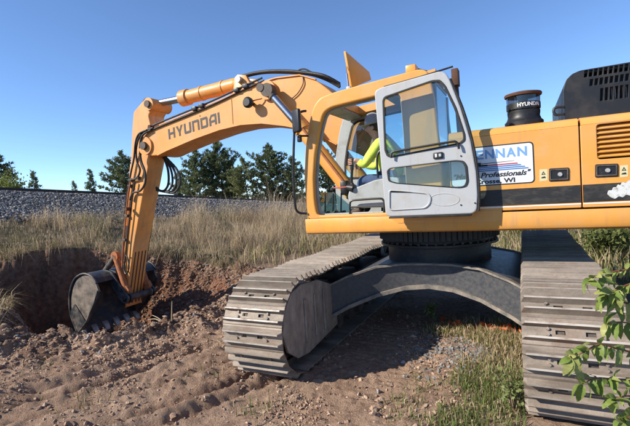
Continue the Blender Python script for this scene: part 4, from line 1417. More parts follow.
# boom cylinders
for sg_ in (1, -1):
    yy = sg_ * 0.48
    p0 = Vector(aty(268.6, 90.7, 0.48)); p0.y = yy
    p1_ = Vector(aty(301, 128, 0.48)); p1_.y = yy
    p2_ = Vector(aty(352, 194, 0.48)); p2_.y = yy
    bc = MB()
    bc.cyl(p1_, p2_, 0.105, n=28)
    d_ = (p1_ - p2_).normalized()
    bc.cyl(p1_ - d_ * 0.06, p1_ + d_ * 0.05, 0.125, n=28)
    bcy = bc.build('boom_cylinder', 'orange_paint', EX)
    MB().cyl(p1_, p0 - d_ * 0.10, 0.058, n=20).build('rod', 'chrome', bcy)
    MB().cyl((p0.x, yy - 0.07, p0.z), (p0.x, yy + 0.07, p0.z), 0.105, n=24).cyl(p0 - d_ * 0.14, p0, 0.075, n=16).build('rod_eye', 'steel_dark', bcy)
    hs = MB()
    o2 = Vector((0.02, 0.09 * sg_, 0.10))
    hs.tube([p1_ + o2, (p1_ + p2_) / 2 + o2, p2_ + o2], 0.02, 8, 2)
    hs.build('cylinder_pipe', 'rust_orange', bcy)
# arm cylinder on top of the boom
a0, a1, a2 = Vector(aty(236, 85, 0)), Vector(aty(183, 98.5, 0)), Vector(aty(151, 105, 0))
d_ = (a1 - a0).normalized()
ac = MB()
ac.cyl(a0, a1, 0.122, n=28)
ac.cyl(a1 - d_ * 0.14, a1 + d_ * 0.02, 0.148, n=28)
ac.cyl(a1 + d_ * 0.02, a1 + d_ * 0.05, 0.09, n=24)
ac.cyl(a0 - d_ * 0.25, a0, 0.09, 0.122, n=24)
arc = ac.build('arm_cylinder', 'orange_boom', EX)
MB().cyl(a1, a2, 0.066, n=20).build('rod', 'chrome', arc)
MB().cyl((a2.x, -0.11, a2.z), (a2.x, 0.11, a2.z), 0.12, n=24).build('rod_eye', 'steel_dark', arc)
for t_ in (0.22, 0.62):
    c_ = a0.lerp(a1, t_)
    MB().cyl(c_ - d_ * 0.02, c_ + d_ * 0.02, 0.132, n=28).build('clamp_ring', 'orange_boom', arc)
e0 = a0 - d_ * 0.22
for sg_ in (0.16, -0.16):
    lg = MB()
    lg.prism([(e0.x + 0.22, e0.z - 0.40), (e0.x - 0.32, e0.z - 0.34), (e0.x - 0.12, e0.z + 0.06), (e0.x + 0.05, e0.z + 0.10), (e0.x + 0.12, e0.z)], sg_ - 0.025, sg_ + 0.025)
    lg.build('cylinder_lug', 'orange_boom', boom, bevel=0.006)
MB().cyl((e0.x, -0.22, e0.z), (e0.x, 0.26, e0.z), 0.055, n=16).build('lug_pin', 'tooth_steel', boom)

# ------------------------------------------------------------------ dipper arm
SY = 0.20
L_ = [xz(u, v, SY) for u, v in ((133.5, 112), (132, 131), (131, 155), (130, 189), (128, 228), (125.5, 262), (123, 286), (123, 300), (126, 306))]
R_ = [xz(u, v, -SY) for u, v in ((141, 303), (149, 245), (158, 197), (166, 155), (169, 140), (164, 118))]
T_ = [xz(u, v, SY) for u, v in ((156, 103), (150, 98.5), (144, 100))]
stick = plate('dipper_arm', [round_poly(L_ + R_ + T_, 0.05, 3)], -SY, SY, 'orange_stick', EX, 0.014, label='orange dipper arm reaching down into the pit')
mst = plate_mesh([round_poly(L_ + R_ + T_, 0.05, 3)], -SY, SY, 0.014)
bpy.data.meshes.remove(mst)
q = Vector(aty(150, 104.5, SY))
MB().cyl((q.x, -SY - 0.05, q.z), (q.x, SY + 0.05, q.z), 0.12, n=24).build('rod_boss', 'orange_stick', stick)
MB().cyl((q.x, -SY - 0.09, q.z), (q.x, SY + 0.09, q.z), 0.065, n=20).build('rod_pin', 'steel_dark', stick)
pv = Vector(aty(131, 297, SY))
MB().cyl((pv.x, -SY - 0.16, pv.z), (pv.x, SY + 0.16, pv.z), 0.07, n=20).build('bucket_pin', 'steel_dark', stick)
wear = MB()
for k in range(3):
    c_ = Vector(aty(146 - 1.5 * k, 256 + 9 * k, -SY + 0.10))
R0_, R1_ = np.array(R_[0]), np.array(R_[1])
for k in range(4):
    y_ = -0.13 + 0.085 * k
    q0_, q1_ = R0_ + (R1_ - R0_) * 0.06, R0_ + (R1_ - R0_) * 0.92
    wear.tube([(q0_[0], y_, q0_[1]), (q1_[0], y_, q1_[1])], 0.013, 6, 0)
wear.build('wear_strips', 'rust', stick)
# bucket cylinder on the front of the arm, links to the bucket
f0, f1, f2 = Vector(aty(134, 165, 0.06)), Vector(aty(128, 225, 0.06)), Vector(aty(122, 260, 0.06))
bk = MB()
bk.cyl(f0, f1, 0.07, n=20)
bkc = bk.build('bucket_cylinder', 'orange_stick', EX)
MB().cyl(f1, f2, 0.05, n=16).build('rod', 'chrome', bkc)
for sg_ in (1, -1):
    lk = MB()
    A_, B_ = Vector(aty(116, 256, SY + 0.05)), Vector(aty(127, 290, SY + 0.05))
    A_.y = B_.y = sg_ * (SY + 0.06)
    lk.cyl(A_, B_, 0.06, n=14)
    for P_ in (A_, B_):
        lk.cyl((P_.x, P_.y - 0.04, P_.z), (P_.x, P_.y + 0.04, P_.z), 0.10, n=18)
    lk.build('side_link', 'rust_orange', EX)
    lk = MB()
    C_ = Vector(aty(102, 276, SY + 0.05)); C_.y = sg_ * (SY + 0.06)
    lk.cyl(A_, C_, 0.06, n=14)
    for P_ in (C_,):
        lk.cyl((P_.x, P_.y - 0.05, P_.z), (P_.x, P_.y + 0.05, P_.z), 0.10, n=18)
    lk.build('bucket_link', 'steel_dark', EX)

# ------------------------------------------------------------------ bucket
WY = 0.74
bp = [xz(u, v, WY) for u, v in ((97, 283), (92, 276), (84, 273.5), (76, 278), (71.5, 288), (70, 300), (71, 312), (74, 322), (78.5, 333))]
mouth = [xz(u, v, WY) for u, v in ((78.5, 333), (87, 322), (95, 303), (98.5, 291))]
sk = MB()
th_ = 0.035
arr = np.array(bp)
cen = arr.mean(0)
inn = arr + (cen - arr) / np.linalg.norm(cen - arr, axis=1, keepdims=True) * th_
R1 = [[(x_, -WY, z_), (x_, WY, z_), (xi, WY, zi), (xi, -WY, zi)] for (x_, z_), (xi, zi) in zip(arr, inn)]
sk.loft(R1)
bucket = sk.build('bucket', 'bucket_steel', EX, ang=50, bevel=0.0, label='dark steel digging bucket pressed into the pit wall')
for sg_ in (1, -1):
    plate('side_plate', [round_poly([tuple(q) for q in inn] + mouth[1:], 0.02, 2)], sg_ * WY - 0.022 - 0.02 * sg_, sg_ * WY + 0.022 - 0.02 * sg_, 'bucket_side', bucket, 0.006)
    wp = [arr[-1], arr[-2], arr[-3], arr[-3] * 0.45 + cen * 0.55, np.array(mouth[1])]
    plate('wear_plate', [round_poly([tuple(q) for q in wp], 0.03, 2)], sg_ * (WY + 0.002), sg_ * (WY + 0.022), 'bucket_steel', bucket, 0.004)
    ed = MB()
    for (xa, za), (xb, zb_) in zip(mouth, mouth[1:]):
        ed.tube([(xa, sg_ * (WY - 0.01), za), (xb, sg_ * (WY - 0.01), zb_)], 0.04, 6, 0)
    ed.build('side_cutter', 'bucket_steel', bucket)
    rim_ = MB()
    rim_.tube([(x_, sg_ * (WY + 0.012), z_) for x_, z_ in arr], 0.022, 8, 3)
    rim_.build('rim', 'bucket_steel', bucket)
for y_ in (-0.34, -0.26, 0.26, 0.34):
    ear = [(arr[0][0] + 0.32, arr[0][1] + 0.20), (arr[0][0] + 0.05, arr[0][1] + 0.14), (pv.x + 0.14, pv.z + 0.30), (pv.x - 0.12, pv.z + 0.03), (pv.x - 0.06, pv.z - 0.10), (pv.x + 0.08, pv.z - 0.08), (arr[0][0] + 0.10, arr[0][1] - 0.14), (arr[1][0] + 0.2, arr[1][1] - 0.1)]
    plate('ear', [round_poly(ear, 0.03, 2)], y_ - 0.02, y_ + 0.02, 'bucket_steel', bucket, 0.006)
lip = arr[-1]
ld = np.array(arr[-1]) - np.array(arr[-2])
ld /= np.linalg.norm(ld)
lp = MB()
nrm = np.array([-ld[1], ld[0]])
lp.prism([tuple(lip - ld * 0.10 + nrm * 0.03), tuple(lip + ld * 0.05 + nrm * 0.012), tuple(lip + ld * 0.05 - nrm * 0.012), tuple(lip - ld * 0.10 - nrm * 0.03)], -WY, WY)
lp.build('lip', 'bucket_steel', bucket)
ld2 = ld + np.array([-0.45, 0.0])
ld2 /= np.linalg.norm(ld2)
for k in range(6):
    y_ = WY - 0.08 - (2 * WY - 0.16) * k / 5
    tb = MB()
    def ring(t, hw, hh):
        c_ = lip + ld2 * t
        nn = np.array([-ld2[1], ld2[0]])
        return [(c_[0] + nn[0] * hh, y_ - hw, c_[1] + nn[1] * hh), (c_[0] + nn[0] * hh, y_ + hw, c_[1] + nn[1] * hh),
                (c_[0] - nn[0] * hh, y_ + hw, c_[1] - nn[1] * hh), (c_[0] - nn[0] * hh, y_ - hw, c_[1] - nn[1] * hh)]
    tb.loft([ring(-0.06, 0.062, 0.050), ring(0.02, 0.064, 0.052), ring(0.08, 0.058, 0.034), ring(0.145, 0.048, 0.010)])
    tb.build('tooth', 'tooth_steel', bucket, bevel=0.006)

# ------------------------------------------------------------------ hoses
def hose(pts, r, par, name='hose', m='rubber', n=8):
    return MB().tube([aty(*p) if len(p) == 3 else p for p in pts], r, n, 5).build(name, m, par)
yh = 0.26
hose([(148, 128.5, yh), (160, 122.5, yh), (205, 104, yh), (240, 88, yh), (262, 78, yh)], 0.018, boom, 'hydraulic_pipe')
hose([(150, 131, yh + .06), (160, 126.5, yh + .06), (205, 108, yh + .06), (240, 91.5, yh + .06), (264, 80.5, yh + .06)], 0.014, boom, 'hydraulic_pipe')
for k, o_ in enumerate((0, 1.6, 3.0)):
    hose([(236, 82 - o_ * .3, 0.05 + .04 * k), (243, 77.5 - o_ * .5, 0.08), (262, 73 - o_ * .4, 0.12 + .05 * k), (285, 72.5 - o_ * .5, 0.15 + .05 * k), (308, 74 - o_ * .4, 0.17 + .05 * k), (325, 79 - o_, 0.2 + .05 * k), (340, 87 - o_, 0.2)], 0.024, boom)
hose([(296, 74, 0.12), (298, 70.5, 0.12), (304, 69, 0.13), (311, 72, 0.14), (318, 77, 0.16)], 0.012, boom)
hose([(303, 77, BY + .01), (303, 84, BY + .02), (298, 93, BY + .02), (292, 98.5, BY + .02)], 0.008, boom, 'cable')
cl = MB()
for u, v in ((196, 109), (203, 106), (238, 90.5), (247, 86.5)):
    cl.box(aty(u, v, yh + 0.03), (0.10, 0.14, 0.07), 0.01)
cl.build('pipe_clamps', 'black_plastic', boom)
# loops hanging behind the joint
for k in range(4):
    w_ = 3.4 * k
    hose([(160, 150, -0.10 + .05 * k), (164 + w_ * .25, 158, -0.14 + .06 * k), (168 + w_ * .9, 170, -0.15 + .06 * k), (168.5 + w_ * 1.15, 183, -0.15 + .06 * k), (165 + w_ * .9, 190 + w_ * .25, -0.12 + .05 * k),
          (160 + w_ * .3, 190.5 + w_ * .1, -0.08), (156, 187 + k, -0.02)], 0.022, stick)
# hoses snaking down the near face of the arm
ys = SY + 0.05
hose([(153, 128, .33), (146, 131, .34), (139, 138, .33), (136, 150, ys), (137, 162, ys), (140, 170, ys), (137, 178, ys), (131, 180, ys)], 0.020, stick)
hose([(151, 130, .34), (143, 135, .35), (140, 145, .33), (141, 160, ys + .03), (145, 172, ys + .04), (145, 183, ys + .03), (140, 191, ys + .02), (133, 193, ys), (130, 200, ys)], 0.020, stick)
hose([(147, 130, .36), (139, 134, .36), (135.5, 143, .3), (134, 158, ys), (131, 172, ys), (128.5, 186, ys), (126, 202, ys), (125, 214, ys)], 0.018, stick)
hose([(131, 180, ys), (128, 196, ys), (126, 216, ys), (124, 236, ys), (122.5, 256, ys), (122, 270, ys)], 0.016, stick, 'hydraulic_pipe', 'rust_orange')
hose([(135, 182, ys), (132, 200, ys), (129.5, 220, ys), (127, 240, ys), (125.5, 258, ys), (124, 268, ys), (126, 274, ys + .03), (129, 268, ys + .03), (128, 259, ys + .02), (126, 255, ys)], 0.014, stick, 'grease_line', 'black_plastic')
jb = MB()
for u, v in ((131, 180), (130, 186), (138, 178), (127, 216), (125, 240)):
    jb.box(aty(u, v, SY + 0.03), (0.08, 0.07, 0.06), 0.01)
jb.build('hose_brackets', 'steel_dark', stick)
fe = MB()
for u, v in ((127.5, 209), (151, 127)):
    q = Vector(aty(u, v, SY + .1))
    fe.cyl((q.x, q.y - .05, q.z), (q.x, q.y + .05, q.z), 0.035, n=10)
fe.build('fittings', 'rust', stick)
hose([(153, 205, -SY - .02), (152, 225, -SY - .02), (148, 250, -SY - .03), (147, 262, -SY - .03)], 0.012, stick, 'grease_line', 'black_plastic')

#@@PART3
# ------------------------------------------------------------------ operator
def skin_mesh(verts, edges, radii, root=0, sub=2):
    me = bpy.data.meshes.new('tmp')
    me.from_pydata([tuple(v) for v in verts], edges, [])
    ob = bpy.data.objects.new('tmp', me)
    COL.objects.link(ob)
    sk_ = ob.modifiers.new('skin', 'SKIN')
    sk_.use_smooth_shade = True
    for i, r in enumerate(radii):
        rr = r if isinstance(r, tuple) else (r, r)
        me.skin_vertices[0].data[i].radius = rr
        me.skin_vertices[0].data[i].use_root = (i == root)
    ss = ob.modifiers.new('sub', 'SUBSURF')
    ss.levels = ss.render_levels = sub
    COL.objects.unlink(ob)
    out = eval_mesh(ob)
    smooth_by_angle(out, 80)
    return out
class Fig:
    def __init__(s):
        s.v, s.e, s.r, s.k = [], [], [], {}
    def add(s, key, p, r, parent=None):
        s.k[key] = len(s.v)
        s.v.append(Vector(p)); s.r.append(r)
        if parent: s.e.append((s.k[parent], s.k[key]))
    def mesh(s, root, sub=2):
        return skin_mesh(s.v, s.e, s.r, s.k[root], sub)
py = 0.95
PX = 0.13
grip = {1: Vector(aty(351, 162, 1.22)), -1: Vector((0.90, 0.70, 2.30))}
person = empty('person', (0.22 + PX, py, 2.0), label='seated operator in a lime hi-vis shirt, jeans and grey hard hat', cat='person')
inv = Matrix.Translation((-0.22 - PX, -py, -2.0))
def P_link(name, me, m):
    me.transform(inv)
    return link(name, me, m, person)
B = Fig()
B.add('pelvis', (0.20 + PX, py, 2.06), (0.12, 0.15))
B.add('waist', (0.22 + PX, py, 2.20), (0.105, 0.14), 'pelvis')
B.add('chest', (0.28 + PX, py, 2.40), (0.115, 0.16), 'waist')
B.add('neckbase', (0.34 + PX, py, 2.54), (0.075, 0.09), 'chest')
B.add('neck', (0.385 + PX, py, 2.62), 0.052, 'neckbase')
B.add('jaw', (0.425 + PX, py, 2.675), (0.068, 0.062), 'neck')
B.add('head', (0.435 + PX, py, 2.755), (0.093, 0.078), 'jaw')
B.add('crown', (0.425 + PX, py, 2.825), (0.080, 0.070), 'head')
B.add('nose', (0.548 + PX, py, 2.728), 0.012, 'head')
for sd in (1, -1):
    g_ = grip[sd]
    B.add(f'sh{sd}', (0.33 + PX, py + sd * 0.185, 2.49), 0.062, 'neckbase')
    el = Vector((0.50 + PX, py + sd * 0.245, 2.27))
    wr = g_ + Vector((-0.085, 0.0, 0.012))
    wr.y = g_.y + sd * 0.0
    B.add(f'el{sd}', el, 0.045, f'sh{sd}')
    B.add(f'fo{sd}', el.lerp(wr, 0.45), 0.043, f'el{sd}')
    B.add(f'wr{sd}', wr, 0.028, f'fo{sd}')
    B.add(f'pa{sd}', wr + Vector((0.045, sd * 0.022, 0.004)), (0.022, 0.036), f'wr{sd}')
    B.add(f'hip{sd}', (0.24 + PX, py + sd * 0.10, 2.04), 0.092, 'pelvis')
    B.add(f'kn{sd}', (0.58 + PX, py + sd * 0.13, 2.10), 0.062, f'hip{sd}')
    B.add(f'ca{sd}', (0.59 + PX, py + sd * 0.13, 1.92), 0.056, f'kn{sd}')
    B.add(f'an{sd}', (0.60 + PX, py + sd * 0.13, 1.73), 0.038, f'ca{sd}')
    B.add(f'to{sd}', (0.75 + PX, py + sd * 0.14, 1.69), (0.030, 0.04), f'an{sd}')
body = P_link('body', B.mesh('pelvis'), 'skin_tone')
# fingers closed round the levers
for sd in (1, -1):
    g_ = grip[sd]
    for f_ in range(5):
        Fg = Fig()
        if f_ < 4:
            zz = 0.030 - 0.020 * f_
            ln = (0.92, 1.0, 0.95, 0.78)[f_]
            base = g_ + Vector((-0.030, sd * 0.030, zz))
            Fg.add('a', base, 0.0095)
            Fg.add('b', g_ + Vector((0.012, sd * 0.036 * ln, zz)), 0.009, 'a')
            Fg.add('c', g_ + Vector((0.034 * ln, sd * 0.012, zz - 0.003)), 0.0085, 'b')
            Fg.add('d', g_ + Vector((0.026 * ln, -sd * 0.016, zz - 0.005)), 0.0075, 'c')
        else:
            Fg.add('a', g_ + Vector((-0.045, -sd * 0.004, 0.018)), 0.011)
            Fg.add('b', g_ + Vector((-0.022, -sd * 0.028, 0.034)), 0.010, 'a')
            Fg.add('c', g_ + Vector((0.010, -sd * 0.027, 0.044)), 0.0085, 'b')
        fm = Fg.mesh('a', 1)
        fm.transform(inv)
        link('finger', fm, 'skin_tone', body)
S_ = Fig()
S_.add('hem', (0.20 + PX, py, 2.07), (0.135, 0.165))
S_.add('waist', (0.22 + PX, py, 2.20), (0.125, 0.160), 'hem')
S_.add('chest', (0.28 + PX, py, 2.40), (0.132, 0.178), 'waist')
S_.add('neckbase', (0.335 + PX, py, 2.535), (0.088, 0.105), 'chest')
S_.add('collar', (0.365 + PX, py, 2.585), 0.060, 'neckbase')
for sd in (1, -1):
    S_.add(f'sh{sd}', (0.33 + PX, py + sd * 0.19, 2.49), 0.078, 'neckbase')
    el, wr = Vector((0.50 + PX, py + sd * 0.245, 2.27)), grip[sd] + Vector((-0.085, 0, 0.012))
    S_.add(f'up{sd}', Vector((0.33 + PX, py + sd * 0.19, 2.49)).lerp(el, 0.5) + Vector((0.0, sd * .01, 0)), 0.068, f'sh{sd}')
    S_.add(f'el{sd}', el, 0.060, f'up{sd}')
    S_.add(f'fo{sd}', el.lerp(wr, 0.5), 0.054, f'el{sd}')
    S_.add(f'cu{sd}', el.lerp(wr, 0.93), 0.038, f'fo{sd}')
P_link('shirt', S_.mesh('hem'), 'hi_vis')
J_ = Fig()
J_.add('pelvis', (0.19 + PX, py, 2.07), (0.128, 0.16))
for sd in (1, -1):
    J_.add(f'hip{sd}', (0.24 + PX, py + sd * 0.10, 2.04), 0.104, 'pelvis')
    J_.add(f'th{sd}', (0.46 + PX, py + sd * 0.12, 2.085), 0.088, f'hip{sd}')
    J_.add(f'kn{sd}', (0.58 + PX, py + sd * 0.13, 2.10), 0.076, f'th{sd}')
    J_.add(f'ca{sd}', (0.59 + PX, py + sd * 0.13, 1.92), 0.070, f'kn{sd}')
    J_.add(f'an{sd}', (0.60 + PX, py + sd * 0.13, 1.745), 0.060, f'ca{sd}')
P_link('trousers', J_.mesh('pelvis'), 'denim')
for sd in (1, -1):
    Bt = Fig()
    Bt.add('a', (0.60 + PX, py + sd * 0.13, 1.77), 0.055)
    Bt.add('b', (0.62 + PX, py + sd * 0.13, 1.71), 0.052, 'a')
    Bt.add('c', (0.78 + PX, py + sd * 0.14, 1.685), (0.032, 0.045), 'b')
    P_link('boot', Bt.mesh('a'), 'boot')
hat = MB()
hc = Vector((0.425 + PX, py, 2.815))
tilt = Matrix.Rotation(math.radians(6), 3, 'Y')
ax = tilt @ Vector((0, 0, 1))
hat.lathe([(0.116, -0.030), (0.132, -0.026), (0.132, -0.018), (0.116, -0.012), (0.112, 0.030), (0.098, 0.070), (0.065, 0.100), (0.02, 0.112)], hc, ax, 28)
for k in (-1, 0, 1):
    hat.tube([hc + tilt @ Vector((0.112 - .02 * abs(k), 0.03 * k, 0.030)), hc + tilt @ Vector((0.06, 0.03 * k, 0.103)), hc + tilt @ Vector((-0.03, 0.03 * k, 0.112)), hc + tilt @ Vector((-0.105, 0.03 * k, 0.050))], 0.010, 6, 4)
br = [hc + tilt @ Vector((0.10 + 0.075 * math.cos(a), 0.095 * math.sin(a), -0.020)) for a in np.linspace(-PI / 2, PI / 2, 12)]
hat.loft([[p + Vector((0, 0, 0.004)) for p in br], [p - Vector((0, 0, 0.004)) for p in br]])
hm = hat.build('hard_hat', 'hat_grey', None, ang=50)
hm.data.transform(inv); hm.parent = person
fcb = MB()
for sd in (1, -1):
    fcb.lathe([(0.004, -0.008), (0.010, -0.004), (0.010, 0.004), (0.004, 0.008)], (0.505 + PX, py + sd * 0.034, 2.752), (1, 0, 0), 10)
ey = fcb.build('eyes', 'letter_black', None); ey.data.transform(inv); ey.parent = person
for sd in (1, -1):
    e_ = MB().lathe([(0.008, -0.012), (0.026, -0.008), (0.028, 0.0), (0.012, 0.010)], (0.425 + PX, py + sd * 0.082, 2.74), (0.2, sd, 0), 12).build('ear', 'skin_tone', None)
    e_.data.transform(inv); e_.parent = person
hr_ = MB().lathe([(0.05, -0.10), (0.082, -0.075), (0.090, -0.03), (0.088, 0.0)], (0.395 + PX, py, 2.80), (0, 0, 1), 18).build('hair', 'hair_dark', None)
hr_.data.transform(inv); hr_.parent = person
mo = MB().box((0.506 + PX, py, 2.688), (0.012, 0.042, 0.010), 0.003).build('mouth', 'stem_red', None)
mo.data.transform(inv); mo.parent = person

# ------------------------------------------------------------------ railway
RTOP = [(-0.036, 0.0), (0.036, 0.0), (0.036, -0.038), (0.010, -0.052), (0.010, -0.150), (0.070, -0.166), (0.070, -0.180), (-0.070, -0.180), (-0.070, -0.166), (-0.010, -0.150), (-0.010, -0.052), (-0.036, -0.038)]
def rail(dd, label):
    mb = MB()
    rings = []
    for s_ in np.linspace(-16, 60, 20):
        c_ = RP0 + RT * s_ + RN * dd
        z_ = float(rail_top(s_))
        rings.append([(c_[0] + RN[0] * a, c_[1] + RN[1] * a, z_ + b) for a, b in RTOP])
    mb.loft(rings)
    return mb.build('rail', 'rail_rust', None, ang=40, label=label, cat='rail', group='railway rails on the bank')
rail(0.0, 'nearer dark steel railway rail along the top of the ballast bank')
rail(-1.51, 'farther dark steel railway rail behind the nearer one on the bank')
sb = MB()
sb.box((0, 0, 0), (2.6, 0.22, 0.17), 0.012)
sl0 = sb.build('sleeper', 'sleeper_wood', None, label='dark timber sleeper bedded in the ballast under the rails', cat='sleeper', group='sleepers under the rails')
slm = sl0.data
for k in range(58):
    o = sl0 if k == 0 else sl0.copy()
    if k: COL.objects.link(o)
    s_ = -9.5 + 0.61 * k
    c_ = RP0 + RT * s_ + RN * (-0.755)
    o.location = (c_[0], c_[1], float(rail_top(s_)) - 0.18 - 0.083)
    o.rotation_euler = (0, 0, math.atan2(RN[1], RN[0]) + random.uniform(-.01, .01))

# ------------------------------------------------------------------ trees
LEAN = Vector((0.045, 0.022, 1.0)).normalized()
def tubes_np(segs, n=5):
    V, Fc = [], []
    for a, b, r1, r2 in segs:
        a, b = np.array(a, float), np.array(b, float)
        d_ = (b - a) / (np.linalg.norm(b - a) + 1e-9)
        u_ = np.cross(d_, [0.3, 0.2, 0.93]); u_ /= np.linalg.norm(u_) + 1e-9
        w_ = np.cross(d_, u_)
        o = len(V)
        for c_, r in ((a, r1), (b, r2)):
            for k in range(n):
                t = 2 * PI * k / n
                V.append(c_ + (u_ * math.cos(t) + w_ * math.sin(t)) * r)
        for k in range(n):
            k2 = (k + 1) % n
            Fc += [(o + k, o + k2, o + n + k2), (o + k, o + n + k2, o + n + k)]
    return np.array(V), np.array(Fc)
def pine(base, h, spread, seed, label, shape='pine', cols=((0.030, 0.050, 0.018), (0.075, 0.105, 0.040)), bare=0.12, group='pines beyond the railway', dens=1.0):
    rg_ = np.random.default_rng(seed)
    base = np.array(base, float)
    up_ = np.array(LEAN[:])
    segs = []
    N = 9
    bend = rg_.normal(0, 0.015, (N + 1, 3)).cumsum(0) * h * 0.15
    tp = [base + up_ * h * i / N + bend[i] * np.array([1, 1, 0]) for i in range(N + 1)]
    r0 = 0.016 * h
    for i in range(N):
        segs.append((tp[i], tp[i + 1], r0 * (1 - i / N * 0.9), r0 * (1 - (i + 1) / N * 0.9)))
    tuft_c, tuft_d, tuft_s = [], [], []
    nb = int((h * 10) * dens)
    for k in range(nb):
        t = bare + (1 - bare) * (k + rg_.random()) / nb
        f = t * N
        i = min(int(f), N - 1)
        p0 = tp[i] + (tp[i + 1] - tp[i]) * (f - i)
        if shape == 'spruce':
            L = spread * (1 - t) ** 0.85 * (0.75 + 0.5 * rg_.random()) + 0.12
            rise = 0.15 - 0.3 * (1 - t)
        else:
            tt_ = (t - bare) / (1 - bare)
            L = spread * (0.35 + 0.65 * math.sin(PI * min(1, 0.22 + 0.72 * tt_))) * (0.55 + 0.65 * rg_.random()) * (1 if tt_ < 0.64 else (1.04 - tt_) / 0.40)
            rise = 0.12 + 0.40 * tt_
        az = rg_.random() * 2 * PI
        dr = np.array([math.cos(az), math.sin(az), rise + rg_.normal(0, 0.12)])
        dr /= np.linalg.norm(dr)
        p1 = p0 + dr * L * 0.55
        p2 = p1 + (dr + np.array([0, 0, 0.25 if shape == 'pine' else -0.1])) * L * 0.45
        rb_ = 0.0045 * h * (1 - t) + 0.012
        segs += [(p0, p1, rb_, rb_ * 0.6), (p1, p2, rb_ * 0.6, rb_ * 0.2)]
        m_ = max(3, int(L * 7))
        for j in range(m_):
            q = 0.25 + 0.78 * rg_.random()
            c_ = (p0 + (p1 - p0) * q / 0.55) if q < 0.55 else (p1 + (p2 - p1) * (q - 0.55) / 0.45)
            side_ = np.cross(dr, [0, 0, 1.0])
            c_ = c_ + side_ * rg_.normal(0, 0.16 * L * (1.2 - q)) + rg_.normal(0, 0.07, 3)
            for w in range(7):
                tuft_c.append(c_ + rg_.normal(0, 0.09, 3))
                dd = dr * 0.5 + rg_.normal(0, 0.6, 3) + np.array([0, 0, 0.35])
                tuft_d.append(dd / np.linalg.norm(dd))
                tuft_s.append((0.20 + 0.24 * rg_.random()) * (0.8 + h / 40))
    C_, D_, S2 = np.array(tuft_c), np.array(tuft_d), np.array(tuft_s)
    n_ = len(C_)
    sd_ = np.cross(D_, rg_.normal(0, 1, (n_, 3)))
    sd_ /= np.linalg.norm(sd_, axis=1, keepdims=True) + 1e-9
    V = np.stack([C_ - sd_ * S2[:, None] * 0.22, C_ + sd_ * S2[:, None] * 0.22, C_ + D_ * S2[:, None]], 1).reshape(-1, 3)
    Fc = np.arange(n_ * 3).reshape(-1, 3)
    t_ = rg_.random((n_, 1)) ** 1.3
    cc_ = (1 - t_) * np.array(cols[0]) + t_ * np.array(cols[1])
    root = empty('pine_tree' if shape == 'pine' else 'spruce_tree', tuple(base), label=label, cat='tree', group=group)
    TV, TF = tubes_np(segs)
    link('trunk', fast_mesh('trunk', TV - base, TF), 'bark', root)
    link('crown', fast_mesh('crown', V - base, Fc, np.repeat(cc_, 3, 0)), 'foliage', root)
    return root
def tree_at(u, vtop, dep, wpx, seed, label, shape='pine', sink=3.0, **kw):
    top = atd(u, vtop, dep)
    b = atd(u, 196, dep)
    zb = float(terrain(b[0], b[1])) - 0.1
    h = float(top[2] - zb)
    base = np.array([top[0] - LEAN.x * h, top[1] - LEAN.y * h, zb])
    return pine(base, h, wpx * 1.22 / FPX * dep / 2, seed, label, shape, **kw)
DG = ((0.070, 0.095, 0.042), (0.190, 0.225, 0.105))
LG = ((0.11, 0.13, 0.052), (0.27, 0.29, 0.12))
tree_at(-5, 150, 60, 27, 11, 'dark pine at the left edge of the picture above the rail', cols=DG)
tree_at(33, 172, 75, 17, 12, 'small lone spruce beyond the rail left of the arm', 'spruce', cols=DG, bare=0.03)
tree_at(74, 182, 95, 10, 13, 'smallest faint spruce tip beyond the rail', 'spruce', cols=LG, bare=0.03)
tree_at(89, 170, 85, 17, 14, 'mid-sized spruce just left of the tall pine behind the arm', 'spruce', cols=DG, bare=0.03)
tree_at(121, 152, 66, 36, 15, 'pine standing right behind the dipper arm', cols=DG)
tree_at(195, 150, 62, 32, 16, 'leftmost pine of the clump below the boom', cols=DG)
tree_at(216, 142, 64, 40, 17, 'tallest broad pine of the clump below the boom', cols=DG, dens=1.15)
tree_at(243, 158, 60, 30, 18, 'paler olive pine in the middle of the clump', cols=LG, bare=0.04)
tree_at(267, 145, 63, 38, 19, 'dense dark pine left of the cab handrail', cols=DG, dens=1.15)
tree_at(291, 158, 62, 26, 20, 'rightmost pine of the clump, seen past the cab handrail', cols=DG)
tree_at(180, 172, 70, 22, 21, 'low pine showing under the hose loops', cols=DG, bare=0.03)
tree_at(231, 165, 72, 24, 24, 'low bushy pine filling the gap in the clump', cols=DG, bare=0.02)
tree_at(325, 150, 66, 34, 22, 'pine seen through the front of the cab', cols=DG)

